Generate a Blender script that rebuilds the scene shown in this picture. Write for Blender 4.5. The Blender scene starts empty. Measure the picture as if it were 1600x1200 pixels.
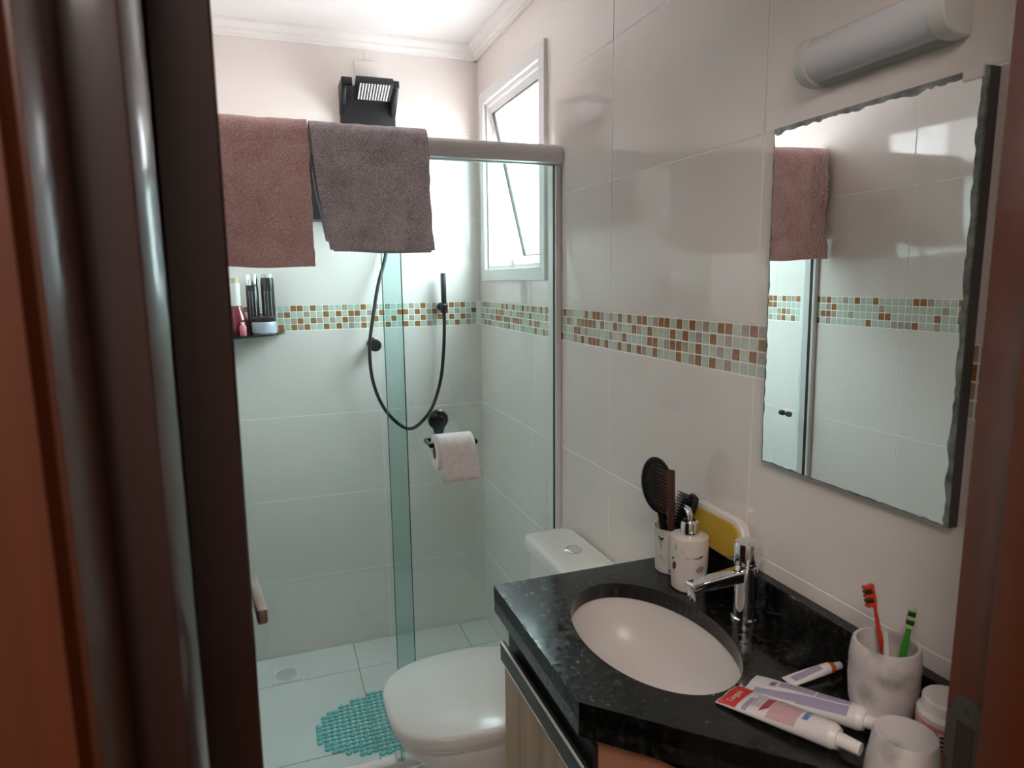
import bpy, bmesh, math, random
from mathutils import Vector, Matrix, noise
PI = math.pi
S = bpy.context.scene
C = S.collection

# ------------------------------------------------------------------ camera, world, light, exposure
CAM = Vector((-0.8259, -2.6582, 1.4900))
yaw, pitch, roll, FPX = 0.34610, 0.15509, -0.011455, 1041.2
fw = Vector((math.sin(yaw)*math.cos(pitch), math.cos(yaw)*math.cos(pitch), -math.sin(pitch)))
rt = Vector((math.cos(yaw), -math.sin(yaw), 0))
up = rt.cross(fw)
rt, up = math.cos(roll)*rt + math.sin(roll)*up, -math.sin(roll)*rt + math.cos(roll)*up
cd = bpy.data.cameras.new('camera'); cam = bpy.data.objects.new('camera', cd); C.objects.link(cam)
cd.sensor_width = 36; cd.sensor_fit = 'HORIZONTAL'; cd.lens = FPX/1600*36; cd.clip_start = 0.02
M = Matrix.Identity(4)
for i in range(3):
    M[i][0], M[i][1], M[i][2], M[i][3] = rt[i], up[i], -fw[i], CAM[i]
cam.matrix_world = M
cd.dof.use_dof = True; cd.dof.focus_distance = 2.0; cd.dof.aperture_fstop = cd.lens/2.6
S.camera = cam
S.cycles.max_bounces = 20; S.cycles.diffuse_bounces = 12; S.cycles.glossy_bounces = 8; S.cycles.transparent_max_bounces = 24; S.cycles.sample_clamp_indirect = 8.0

w = bpy.data.worlds.new('sky'); S.world = w; w.use_nodes = True
bg = w.node_tree.nodes['Background']; bg.inputs[0].default_value = (0.94, 0.97, 1.0, 1); bg.inputs[1].default_value = 20.0
def area(name, loc, rot, sx, sy, power, col, portal=False):
    l = bpy.data.lights.new(name, 'AREA'); l.shape = 'RECTANGLE'; l.size = sx; l.size_y = sy
    l.energy = power; l.color = col
    if portal: l.cycles.is_portal = True
    o = bpy.data.objects.new(name, l); C.objects.link(o); o.location = loc; o.rotation_euler = rot
    return o
area('window_sky_portal', (0.135, -0.385, 1.84), (0, PI/2, 0), 0.70, 0.62, 0, (1, 1, 1), True)
area('hall_ceiling_light', (-1.25, -3.3, 2.46), (0, 0, 0), 0.9, 0.9, 20.0, (1.0, 0.90, 0.82))  # unseen lamp added as fill for the towels, vanity and door frame
S.view_settings.view_transform = 'Standard'; S.view_settings.look = 'None'
S.view_settings.exposure = 0.7; S.view_settings.gamma = 1.0; S.view_settings.use_curve_mapping = False

# ------------------------------------------------------------------ materials
def lin(r, g, b):
    f = lambda c: (c/255/12.92) if c/255 <= 0.04045 else ((c/255+0.055)/1.055)**2.4
    return (f(r), f(g), f(b), 1)
class NT:
    def __init__(s, name):
        s.m = bpy.data.materials.new(name); s.m.use_nodes = True; s.t = s.m.node_tree
        s.b = s.t.nodes['Principled BSDF']; s.out = s.t.nodes['Material Output']
    def n(s, typ, **kw):
        x = s.t.nodes.new(typ)
        for k, v in kw.items():
            if k in x.inputs: x.inputs[k].default_value = v
            else: setattr(x, k, v)
        return x
    def l(s, a, b): s.t.links.new(a, b)
def pbr(name, col, rough=0.5, metal=0.0, ior=1.5, coat=0.0, trans=0.0, **kw):
    q = NT(name); b = q.b
    b.inputs['Base Color'].default_value = col if len(col) == 4 else (*col, 1)
    b.inputs['Roughness'].default_value = rough; b.inputs['Metallic'].default_value = metal
    b.inputs['IOR'].default_value = ior; b.inputs['Coat Weight'].default_value = coat
    b.inputs['Transmission Weight'].default_value = trans
    for k, v in kw.items(): b.inputs[k].default_value = v
    return q.m
def coords(q, scale=(1, 1, 1), kind='Object'):
    tc = q.n('ShaderNodeTexCoord'); mp = q.n('ShaderNodeMapping'); mp.inputs['Scale'].default_value = scale
    q.l(tc.outputs[kind], mp.inputs['Vector']); return mp.outputs['Vector']
def ramp(q, fac, stops):
    r = q.n('ShaderNodeValToRGB'); e = r.color_ramp.elements
    while len(e) > 1: e.remove(e[-1])
    e[0].position, e[0].color = stops[0]
    for p, c in stops[1:]:
        x = e.new(p); x.color = c
    q.l(fac, r.inputs['Fac']); return r.outputs['Color']
def bump(q, height, strength=0.2, dist=0.002):
    b = q.n('ShaderNodeBump', Strength=strength, Distance=dist); q.l(height, b.inputs['Height'])
    q.l(b.outputs['Normal'], q.b.inputs['Normal'])
def noisy(name, c1, c2, scale, rough=0.5, lo=0.4, hi=0.6, metal=0, coat=0, bumps=None, vec=(1, 1, 1), detail=4, ior=1.5, kind='Object'):
    q = NT(name); v = coords(q, vec, kind)
    nz = q.n('ShaderNodeTexNoise', Scale=scale, Detail=detail); q.l(v, nz.inputs['Vector'])
    q.l(ramp(q, nz.outputs['Fac'], [(lo, c1), (hi, c2)]), q.b.inputs['Base Color'])
    q.b.inputs['Roughness'].default_value = rough; q.b.inputs['Metallic'].default_value = metal
    q.b.inputs['Coat Weight'].default_value = coat; q.b.inputs['IOR'].default_value = ior
    if bumps: bump(q, nz.outputs['Fac'], *bumps)
    return q.m
def wood(name, c1, c2, rough, scale=9, stretch=0.05, coat=0.0, sp=0.5):
    q = NT(name); v = coords(q, (1, 1, stretch))
    nz = q.n('ShaderNodeTexNoise', Scale=scale*4, Detail=6, Distortion=0.6); q.l(v, nz.inputs['Vector'])
    q.l(ramp(q, nz.outputs['Fac'], [(0.3, c1), (0.7, c2)]), q.b.inputs['Base Color'])
    q.b.inputs['Roughness'].default_value = rough; q.b.inputs['Coat Weight'].default_value = coat
    q.b.inputs['Coat Roughness'].default_value = 0.12; q.b.inputs['Specular IOR Level'].default_value = sp
    return q.m
def thin_glass(name, tint, refl=1.0):
    q = NT(name); t = q.t
    tr = q.n('ShaderNodeBsdfTransparent', Color=(*tint, 1)); gl = q.n('ShaderNodeBsdfGlossy', Roughness=0.0)
    lw = q.n('ShaderNodeLayerWeight', Blend=0.5); pw = q.n('ShaderNodeMath', operation='POWER'); pw.inputs[1].default_value = 5.0
    fr = q.n('ShaderNodeMath', operation='MULTIPLY_ADD'); fr.inputs[1].default_value = 0.96*refl; fr.inputs[2].default_value = 0.04*refl; mx = q.n('ShaderNodeMixShader')
    q.l(lw.outputs['Facing'], pw.inputs[0]); q.l(pw.outputs[0], fr.inputs[0]); q.l(fr.outputs[0], mx.inputs[0]); q.l(tr.outputs[0], mx.inputs[1]); q.l(gl.outputs[0], mx.inputs[2])
    q.l(mx.outputs[0], q.out.inputs['Surface']); return q.m

TILE = noisy('wall_tile_glaze', (0.80, 0.735, 0.70, 1), (0.82, 0.755, 0.72, 1), 3.0, rough=0.06, ior=1.5)
GROUT = pbr('grout', (0.95, 0.92, 0.89), 0.8)
FTILE = noisy('floor_tile_glaze', (0.78, 0.77, 0.76, 1), (0.82, 0.81, 0.80, 1), 4.0, rough=0.25)
FGROUT = pbr('floor_grout', (0.28, 0.26, 0.24), 0.9)
CEIL = pbr('ceiling_paint', (0.86, 0.83, 0.82), 0.9)
PLASTER = pbr('plaster_moulding', (0.88, 0.85, 0.83), 0.7)
HALLW = pbr('hall_paint', (0.45, 0.40, 0.36), 0.9)
MG = noisy('mosaic_sage_glass', (0.50, 0.56, 0.46, 1), (0.58, 0.63, 0.53, 1), 90, rough=0.08)
MO = noisy('mosaic_amber_glass', (0.30, 0.125, 0.045, 1), (0.38, 0.165, 0.055, 1), 90, rough=0.08)
MT = noisy('mosaic_taupe_glass', (0.40, 0.31, 0.25, 1), (0.46, 0.37, 0.30, 1), 90, rough=0.08)
WHITEALU = pbr('white_aluminium', (0.78, 0.77, 0.77), 0.35)
SATALU = pbr('satin_aluminium', (0.76, 0.73, 0.72), 0.38, 0.1)
GASKET = pbr('dark_gasket', (0.03, 0.03, 0.03), 0.7)
GLASS = thin_glass('green_safety_glass', (0.83, 0.938, 0.932))
WGLASS = thin_glass('window_glass', (0.93, 0.96, 0.96))
def frosted(name):
    q = NT(name); tr = q.n('ShaderNodeBsdfTransparent', Color=(0.95, 0.97, 0.97, 1)); tl = q.n('ShaderNodeBsdfTranslucent', Color=(0.93, 0.95, 0.96, 1)); mx = q.n('ShaderNodeMixShader', Fac=0.15)
    q.l(tr.outputs[0], mx.inputs[1]); q.l(tl.outputs[0], mx.inputs[2]); q.l(mx.outputs[0], q.out.inputs['Surface']); return q.m
WGLASS = frosted('frosted_window_glass')
GEDGE = pbr('glass_edge', (0.06, 0.17, 0.14), 0.2)
BLACK = pbr('black_plastic', (0.010, 0.010, 0.012), 0.28)
BLACKM = pbr('matt_black_metal', (0.014, 0.014, 0.018), 0.40)
CHROME = pbr('chrome', (0.80, 0.80, 0.80), 0.06, 1.0)
DCHROME = pbr('dark_chrome', (0.10, 0.10, 0.11), 0.15, 1.0)
STEEL = pbr('dull_steel', (0.24, 0.215, 0.19), 0.42, 0.9)
PORC = pbr('porcelain', (0.86, 0.86, 0.84), 0.16)
BOWLP = pbr('basin_porcelain', (0.74, 0.69, 0.66), 0.30)
WPLA = pbr('white_plastic', (0.78, 0.74, 0.71), 0.35)
WNOZ = pbr('white_silicone', (0.75, 0.75, 0.75), 0.5)
DIFF = pbr('lamp_diffuser', (0.72, 0.72, 0.76), 0.25)
LCAP = pbr('lamp_cap', (0.74, 0.74, 0.70), 0.45)
MIRR = pbr('mirror_silver', (0.93, 0.95, 0.94), 0.0, 1.0)
MEDGE = noisy('tarnished_mirror_edge', (0.08, 0.11, 0.10, 1), (0.33, 0.35, 0.34, 1), 40, rough=0.15, lo=0.35, hi=0.7)
MSIDE = pbr('mirror_side', (0.085, 0.075, 0.070), 0.6)
JAMBW = wood('varnished_jamb_wood', lin(78, 34, 12), lin(97, 45, 18), 0.38, coat=0.2)
SHADEW = wood('dark_door_wood', lin(46, 15, 11), lin(56, 20, 15), 0.42, coat=0.6)  # darker than the other jamb wood: shade on hall-facing sides put into its colour
OAK = wood('light_oak_laminate', lin(150, 124, 96), lin(186, 160, 130), 0.45, scale=5, stretch=0.06)
PANELW = wood('pinkish_laminate', lin(160, 110, 85), lin(176, 124, 98), 0.45, scale=4)
PAPER = noisy('tissue_paper', (0.82, 0.76, 0.76, 1), (0.88, 0.83, 0.83, 1), 60, rough=0.95, bumps=(0.3, 0.002))
def terry(name, c1, c2, band=None):
    q = NT(name); v = coords(q)
    nz = q.n('ShaderNodeTexNoise', Scale=300.0, Detail=2.0, Roughness=0.6); q.l(v, nz.inputs['Vector'])
    big = q.n('ShaderNodeTexNoise', Scale=14.0, Detail=2.0); q.l(v, big.inputs['Vector'])
    ma = q.n('ShaderNodeMath', operation='MULTIPLY_ADD'); q.l(big.outputs['Fac'], ma.inputs[0]); ma.inputs[1].default_value = 0.35
    q.l(nz.outputs['Fac'], ma.inputs[2])
    col = ramp(q, ma.outputs[0], [(0.52, c1), (0.84, c2)])
    if band:
        sep = q.n('ShaderNodeSeparateXYZ'); q.l(v, sep.inputs[0])
        a = q.n('ShaderNodeMath', operation='LESS_THAN'); q.l(sep.outputs['X'], a.inputs[0]); a.inputs[1].default_value = band[1]
        b = q.n('ShaderNodeMath', operation='GREATER_THAN'); q.l(sep.outputs['X'], b.inputs[0]); b.inputs[1].default_value = band[0]
        m = q.n('ShaderNodeMath', operation='MULTIPLY'); q.l(a.outputs[0], m.inputs[0]); q.l(b.outputs[0], m.inputs[1])
        wv = q.n('ShaderNodeTexWave', Scale=38.0, Distortion=14.0, Detail=1.0); q.l(v, wv.inputs['Vector'])
        dam = ramp(q, wv.outputs['Fac'], [(0.42, band[2]), (0.58, band[3])])
        mx = q.n('ShaderNodeMix', data_type='RGBA'); q.l(m.outputs[0], mx.inputs['Factor'])
        q.l(col, mx.inputs['A']); q.l(dam, mx.inputs['B']); col = mx.outputs['Result']
    q.l(col, q.b.inputs['Base Color']); q.b.inputs['Roughness'].default_value = 1.0
    q.b.inputs['Specular IOR Level'].default_value = 0.05
    q.b.inputs['Sheen Weight'].default_value = 0.3
    bump(q, nz.outputs['Fac'], 0.5, 0.003); return q.m
PINKT = terry('pink_terry', lin(222, 164, 162), lin(255, 226, 226), (-0.143, -0.072, lin(204, 164, 160), lin(240, 208, 202)))
GREYT = terry('grey_terry', lin(170, 158, 165), lin(236, 226, 231))
def granite():
    q = NT('black_granite'); v = coords(q)
    a = q.n('ShaderNodeTexNoise', Scale=70.0, Detail=5.0, Roughness=0.65); q.l(v, a.inputs['Vector'])
    b = q.n('ShaderNodeTexVoronoi', Scale=130.0); q.l(v, b.inputs['Vector'])
    c1 = ramp(q, a.outputs['Fac'], [(0.45, (0.004, 0.004, 0.004, 1)), (0.62, (0.013, 0.014, 0.012, 1)), (0.85, (0.035, 0.036, 0.031, 1))])
    q.l(c1, q.b.inputs['Base Color'])
    q.l(ramp(q, a.outputs['Fac'], [(0.4, (0.08, 0.08, 0.08, 1)), (0.7, (0.34, 0.34, 0.34, 1))]), q.b.inputs['Roughness'])
    return q.m
GRAN = granite()
MARB = noisy('grey_marble_resin', lin(208, 200, 197), lin(112, 105, 102), 24, rough=0.45, lo=0.50, hi=0.80, detail=7, bumps=(0.25, 0.002))
def printed(name, base, spots, scale, band=None):
    q = NT(name); v = coords(q)
    col = None; prev = base
    for i, (c, sc, lo) in enumerate(spots):
        mp = q.n('ShaderNodeMapping'); mp.inputs['Location'].default_value = (3.1*i, 1.7*i, 0.9*i); q.l(v, mp.inputs[0])
        nz = q.n('ShaderNodeTexNoise', Scale=sc, Detail=3.0); q.l(mp.outputs[0], nz.inputs['Vector'])
        st = ramp(q, nz.outputs['Fac'], [(lo, (0, 0, 0, 1)), (lo+0.05, (1, 1, 1, 1))])
        mx = q.n('ShaderNodeMix', data_type='RGBA'); q.l(st, mx.inputs['Factor'])
        if col is None: mx.inputs['A'].default_value = base
        else: q.l(col, mx.inputs['A'])
        mx.inputs['B'].default_value = c; col = mx.outputs['Result']
    q.l(col, q.b.inputs['Base Color']); q.b.inputs['Roughness'].default_value = 0.3; return q.m
CUPM = printed('printed_ceramic', (0.72, 0.68, 0.62, 1), [((0.44, 0.52, 0.40, 1), 22, 0.60), ((0.55, 0.50, 0.50, 1), 30, 0.64)], 1)
DISPM = printed('printed_ceramic_cream', (0.74, 0.66, 0.62, 1), [((0.58, 0.56, 0.48, 1), 22, 0.63)], 1)
GREENP = pbr('leaf_green_print', (0.05, 0.11, 0.03), 0.4)
PURP = pbr('purple_print', (0.22, 0.16, 0.24), 0.4)
PLUM = pbr('plum_print', (0.14, 0.03, 0.05), 0.4)
INK = pbr('dark_ink', (0.015, 0.014, 0.014), 0.4)
OLIVE = pbr('olive_print', (0.30, 0.28, 0.05), 0.4)
YELL = pbr('yellow_sponge', (0.52, 0.34, 0.03), 0.7)
TUBEW = pbr('white_laminate_tube', (0.74, 0.70, 0.70), 0.30)
RED = pbr('red_print', (0.62, 0.025, 0.02), 0.35)
LILAC = pbr('lilac_print', (0.36, 0.31, 0.44), 0.35)
LILAC2 = pbr('violet_print', (0.20, 0.16, 0.30), 0.35)
PINKP = pbr('pink_print', (0.60, 0.36, 0.38), 0.35)
BLUEP = pbr('blue_print', (0.10, 0.22, 0.55), 0.35)
MAG = pbr('crimson_print', (0.40, 0.03, 0.10), 0.35)
ORNG = pbr('orange_ring', (0.65, 0.14, 0.015), 0.4)
REDT = pbr('red_translucent_plastic', (0.75, 0.055, 0.015), 0.25, trans=0.25)
GRNT = pbr('green_translucent_plastic', (0.06, 0.45, 0.03), 0.25, trans=0.25)
LGRN = pbr('pale_green_plastic', (0.38, 0.62, 0.28), 0.3)
PINKJ = pbr('pink_jar_label', (0.62, 0.24, 0.30), 0.35)
COMBW = wood('comb_wood', lin(58, 34, 24), lin(84, 52, 38), 0.45, scale=14)
BURG = pbr('burgundy_plastic', (0.20, 0.012, 0.025), 0.15, coat=0.3)
LILJ = pbr('lilac_jar', (0.42, 0.43, 0.52), 0.3)
CLEAR = pbr('clear_cap', (0.62, 0.66, 0.66), 0.15)
PINKB = pbr('pink_bottle', (0.70, 0.20, 0.24), 0.3)
DSHELF = pbr('smoked_glass_shelf', (0.015, 0.022, 0.025), 0.05)
MATT = pbr('turquoise_pvc', (0.18, 0.58, 0.58), 0.28)
EXTW = pbr('exterior_white_tile', (0.50, 0.50, 0.50), 0.4)
EXTG = pbr('exterior_grout', (0.055, 0.036, 0.025), 0.9)
WOODW = pbr('pale_wood_cap', (0.62, 0.50, 0.34), 0.6)

# ------------------------------------------------------------------ mesh helpers
OFF = {}
class MB:
    def __init__(s): s.v = []; s.f = []; s.mi = []
    def add(s, vs, fs, mi=0):
        n = len(s.v); s.v += [Vector(v) for v in vs]; s.f += [tuple(i+n for i in f) for f in fs]; s.mi += [mi]*len(fs); return s
    def box(s, x0, x1, y0, y1, z0, z1, mi=0):
        x0, x1 = sorted((x0, x1)); y0, y1 = sorted((y0, y1)); z0, z1 = sorted((z0, z1))
        vs = [(x, y, z) for z in (z0, z1) for y in (y0, y1) for x in (x0, x1)]
        return s.add(vs, [(0, 2, 3, 1), (4, 5, 7, 6), (0, 1, 5, 4), (2, 6, 7, 3), (0, 4, 6, 2), (1, 3, 7, 5)], mi)
    def prism(s, poly, a, b, axis='z', mi=0):
        """poly: 2-D points; axis z -> (x,y), y -> (x,z), x -> (y,z)"""
        P = {'z': lambda p, t: (p[0], p[1], t), 'y': lambda p, t: (p[0], t, p[1]), 'x': lambda p, t: (t, p[0], p[1])}[axis]
        n = len(poly); vs = [P(p, a) for p in poly]+[P(p, b) for p in poly]
        return s.add(vs, [tuple(range(n))[::-1], tuple(range(n, 2*n))]+[(i, (i+1) % n, n+(i+1) % n, n+i) for i in range(n)], mi)
    def loft(s, rings, cap0=True, cap1=True, mi=0):
        n = len(rings[0]); vs = [p for r in rings for p in r]; fs = []
        for k in range(len(rings)-1):
            for i in range(n):
                j = (i+1) % n; fs.append((k*n+i, k*n+j, (k+1)*n+j, (k+1)*n+i))
        if cap0: fs.append(tuple(range(n))[::-1])
        if cap1: fs.append(tuple(range((len(rings)-1)*n, len(rings)*n)))
        return s.add(vs, fs, mi)
    def lathe(s, prof, c, seg=32, mi=0, sx=1, sy=1, cap0=True, cap1=True):
        return s.loft([[(c[0]+sx*r*math.cos(2*PI*i/seg), c[1]+sy*r*math.sin(2*PI*i/seg), c[2]+z) for i in range(seg)] for r, z in prof], cap0, cap1, mi)
    def tube(s, pts, r, seg=10, mi=0, flat=1.0, upv=(0, 0, 1)):
        pts = [Vector(p) for p in pts]; rings = []
        rr = r if isinstance(r, (list, tuple)) else [r]*len(pts)
        t0 = (pts[1]-pts[0]).normalized(); u = Vector(upv)
        if abs(u.dot(t0)) > 0.95: u = Vector((1, 0, 0))
        u = (u-t0*u.dot(t0)).normalized()
        for i, p in enumerate(pts):
            t = (pts[min(i+1, len(pts)-1)]-pts[max(i-1, 0)]).normalized()
            u = (u-t*u.dot(t)).normalized(); b = t.cross(u)
            rings.append([p+rr[i]*(math.cos(2*PI*k/seg)*b+flat*math.sin(2*PI*k/seg)*u) for k in range(seg)])
        return s.loft(rings, True, True, mi)
    def xf(s, m):
        s.v = [m @ v for v in s.v]; return s
    def bevel(s, w, seg=2, ang=40):
        bm = s.bm(); bmesh.ops.remove_doubles(bm, verts=bm.verts, dist=1e-6)
        es = [e for e in bm.edges if len(e.link_faces) == 2 and math.degrees(e.calc_face_angle(0)) > ang]
        bmesh.ops.bevel(bm, geom=es, offset=w, segments=seg, profile=0.5, affect='EDGES', clamp_overlap=True)
        bm.verts.index_update(); s.v = [v.co.copy() for v in bm.verts]; s.f = [tuple(v.index for v in f.verts) for f in bm.faces]
        s.mi = [f.material_index for f in bm.faces]; bm.free(); return s
    def bm(s):
        bm = bmesh.new(); vs = [bm.verts.new(v) for v in s.v]
        for f, m in zip(s.f, s.mi):
            try: bm.faces.new([vs[i] for i in f]).material_index = m
            except ValueError: pass
        bmesh.ops.recalc_face_normals(bm, faces=bm.faces); return bm
    def mesh(s, name, mats, smooth=35, off=Vector((0, 0, 0))):
        me = bpy.data.meshes.new(name); bm = s.bm()
        for v in bm.verts: v.co -= off
        bm.to_mesh(me); bm.free()
        for m in (mats if isinstance(mats, (list, tuple)) else [mats]): me.materials.append(m)
        if smooth:
            me.polygons.foreach_set('use_smooth', [True]*len(me.polygons)); me.set_sharp_from_angle(angle=math.radians(smooth))
        return me
    def build(s, name, mats, parent=None, smooth=35, base=None):
        off = OFF[parent.name] if parent else (Vector(base) if base else Vector((0, 0, 0)))
        o = bpy.data.objects.new(name, s.mesh(name, mats, smooth, off)); C.objects.link(o)
        if parent: o.parent = parent
        else: o.location = off
        OFF[o.name] = off; return o
def tag(o, label=None, cat=None, group=None, kind=None):
    for k, v in (('label', label), ('category', cat), ('group', group), ('kind', kind)):
        if v: o[k] = v
    return o
def thing(name, loc, label, cat, group=None):
    o = bpy.data.objects.new(name, None); o.empty_display_size = 0.05; C.objects.link(o); o.location = loc
    OFF[o.name] = Vector(loc); return tag(o, label, cat, group)
def inst(name, me, parent, loc):
    o = bpy.data.objects.new(name, me); C.objects.link(o); o.parent = parent; o.location = Vector(loc)-OFF[parent.name]; OFF[o.name] = OFF[parent.name]; return o
def catmull(pts, n=8):
    P = [Vector(p) for p in pts]; P = [2*P[0]-P[1]]+P+[2*P[-1]-P[-2]]; out = []
    for i in range(1, len(P)-2):
        for k in range(n):
            t = k/n; a, b, c, d = P[i-1:i+3]
            out.append(0.5*((2*b)+(c-a)*t+(2*a-5*b+4*c-d)*t*t+(3*b-a-3*c+d)*t**3))
    return out+[P[-2]]
def struct(o): o['kind'] = 'structure'; return o

# ------------------------------------------------------------------ dimensions
W, ZC = 1.018, 2.388                      # room width, ceiling
YD = -2.215                               # inside face of the door wall
H, TW = 0.33, 0.5505                      # tile pitch
G1 = 0.3192
MBZ = G1+3*H; MTZ = MBZ+0.0946
ROWS = [(0, G1), (G1, G1+H), (G1+H, G1+2*H), (G1+2*H, MBZ), (MTZ, MTZ+H), (MTZ+H, MTZ+2*H), (MTZ+2*H, ZC)]
WIN = (-0.675, -0.095, 1.525, 2.160)      # window hole y0,y1,z0,z1

# ------------------------------------------------------------------ structure
# floor
fl = struct(MB().box(-W-0.1, 0.12, YD, 0.1, -0.10, -0.003).build('floor', FGROUT, smooth=0))
xs = [-W, -0.585, -0.130, 0.0]; ys = [YD, -2.02, -1.565, -1.11, -0.655, -0.20, 0.0]
for i in range(3):
    for j in range(6):
        g = 0.0012
        inst('floor_tile', MB().box(xs[i]+g, xs[i+1]-g, ys[j]+g, ys[j+1]-g, -0.004, 0.0).bevel(0.0008, 1).mesh('floor_tile', FTILE, 0), fl, (0, 0, 0))
# ceiling
struct(MB().box(-W-0.1, 0.12, YD, 0.1, ZC, ZC+0.08).build('ceiling', CEIL, smooth=0))
# walls: backing of grout with the tiles as pieces of their own
def holed(mb, u0, u1, v0, v1, t0, t1, axis, hole):
    """slab over u,v (minus hole) between t0,t1 as one solid"""
    us = sorted({u0, u1}|{c for c in hole[:2] if u0 < c < u1}); vs = sorted({v0, v1}|{c for c in hole[2:] if v0 < c < v1})
    cells = {(i, j) for i in range(len(us)-1) for j in range(len(vs)-1)
             if not (hole[0]-1e-6 <= us[i] and us[i+1] <= hole[1]+1e-6 and hole[2]-1e-6 <= vs[j] and vs[j+1] <= hole[3]+1e-6)}
    P = (lambda u, v, t: (t, u, v)) if axis == 'x' else (lambda u, v, t: (u, t, v))
    for (i, j) in cells:
        a, b, c, d = us[i], us[i+1], vs[j], vs[j+1]
        for t in (t0, t1): mb.add([P(a, c, t), P(b, c, t), P(b, d, t), P(a, d, t)], [(0, 1, 2, 3)])
        for di, dj, e in ((-1, 0, ((a, c), (a, d))), (1, 0, ((b, c), (b, d))), (0, -1, ((a, c), (b, c))), (0, 1, ((a, d), (b, d)))):
            if (i+di, j+dj) not in cells: mb.add([P(*e[0], t0), P(*e[1], t0), P(*e[1], t1), P(*e[0], t1)], [(0, 1, 2, 3)])
    return mb, cells
def wall_tiles(wall, axis, face, sgn, cols, hole=None):
    g = 0.0013
    for k in range(len(cols)-1):
        u0, u1 = cols[k]+g, cols[k+1]-g
        for (z0, z1) in ROWS:
            mb = MB(); a, b = face-sgn*0.006, face
            if hole and not (u1 < hole[0] or u0 > hole[1] or z1 < hole[2] or z0 > hole[3]):
                mb, cells = holed(mb, u0, u1, z0+g, z1-g, a, b, axis, hole)
                if not cells: continue
            elif axis == 'x': mb.box(a, b, u0, u1, z0+g, z1-g)
            else: mb.box(u0, u1, a, b, z0+g, z1-g)
            mb.bevel(0.0006, 1)
            inst('tile', mb.mesh('tile', TILE, 0), wall, (0, 0, 0))
GT = 0.0008   # grout depth
wr = struct(holed(MB(), -2.30, GT, -0.1, 2.46, GT, 0.12, 'x', WIN)[0].build('wall_right', GROUT, smooth=0))
wall_tiles(wr, 'x', 0.0, -1, [YD, -1.6725-0.0, -1.122, -0.5715, 0.0][0:1]+[-2.2230+0.0] * 0+[-1.6725, -1.122, -0.5715, 0.0], WIN)
wb = struct(MB().box(-W-0.1, 0.12, GT, 0.10, -0.1, 2.46).build('wall_back', GROUT, smooth=0))
wall_tiles(wb, 'y', 0.0, -1, [-W, -0.9755, -0.425, 0.0])
wl = struct(MB().box(-W-0.1, -W-GT, -2.30, 0.1, -0.1, 2.46).build('wall_left', GROUT, smooth=0))
wall_tiles(wl, 'x', -W, 1, [YD, -1.7105, -1.160, -0.6095, -0.059, 0.0])
# mosaic bands: small glass squares
PB = ["ggOOgOgbggbggOgbgbgggbgOgbgbObOggb", "bOggbggOgOgOOgbgOggOOgOgbOgOgbggOg", "ggbOgObgbgObgbgOggOggbgOggOgOgObgg", "OgObOggOgOgbgOgggOggOgOgbggbgOgbgO"]
PR = ["BgBgBBgtBBgBgBgtgBBgtBt", "tggBtgBgggBgBgtgBgtgggB", "gBggggBBgtBBtgBggtgBgBtBg"[:23], "BgBgBtgBgggBgtBgBgtgggg"]
pm = 0.0946/4; th = 0.0008
def mos(mat, axis):
    q = pm/2-0.0014
    m = MB().box(-0.004, 0.004, -q, q, -q, q) if axis == 'x' else MB().box(-q, q, -0.004, 0.004, -q, q)
    return m.bevel(0.0006, 1).mesh('mosaic_tile', mat, 0)
MX = {'g': mos(MG, 'x'), 'O': mos(MO, 'x'), 'B': mos(MO, 'x'), 'b': mos(MT, 'x'), 't': mos(MT, 'x')}
MY = {'g': mos(MG, 'y'), 'O': mos(MO, 'y'), 'B': mos(MO, 'y'), 'b': mos(MT, 'y'), 't': mos(MT, 'y')}
random.seed(5)
rc = lambda: random.choices('gOb', (0.57, 0.25, 0.18))[0]
def stuffmesh(name, wall, cells, xface, sgn):
    mb = MB(); q = pm/2-0.0014
    for (y, z, c) in cells: mb.box(xface, xface-sgn*0.006, y-q, y+q, z-q, z+q, {'g': 0, 'O': 1, 'B': 1, 'b': 2, 't': 2}[c])
    o = mb.build(name, [MG, MO, MT], wall, smooth=0); o['kind'] = 'stuff'; return o
for r in range(4):
    z = MTZ-pm*(r+0.5)
    for k in range(int(W/pm)+1):                      # back wall, from the left corner
        x = -0.800+pm*(k-9+0.5)
        if x > -0.010 or x < -W+0.01: continue
        c = PB[r][k-9] if 0 <= k-9 < len(PB[r]) else rc()
        inst('mosaic_tile', MY[c], wb, (x, 0.0042, z))
rest = []
for r in range(4):
    z = MTZ-pm*(r+0.5)
    for k in range(93):                               # right wall, from the corner
        y = -pm*(k+0.5)
        if y < YD+0.012: continue
        j = k-(72-23); c = PR[r][j] if 0 <= j < 23 else rc()
        if k < 74: inst('mosaic_tile', MX[c], wr, (0.0042, y, z))
        else: rest.append((y, z, c))
stuffmesh('mosaic_remainder', wr, rest, 0.0005, -1)
rest = []
for r in range(4):
    z = MTZ-pm*(r+0.5)
    for k in range(93):                               # left wall, shown by the mirror
        y = -pm*(k+0.5); c = rc()
        if y < YD+0.012: continue
        if 14 <= k < 68: inst('mosaic_tile', MX[c], wl, (-W-0.0042, y, z))
        else: rest.append((y, z, c))
stuffmesh('mosaic_remainder', wl, rest, -W-0.0005, 1)
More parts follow.
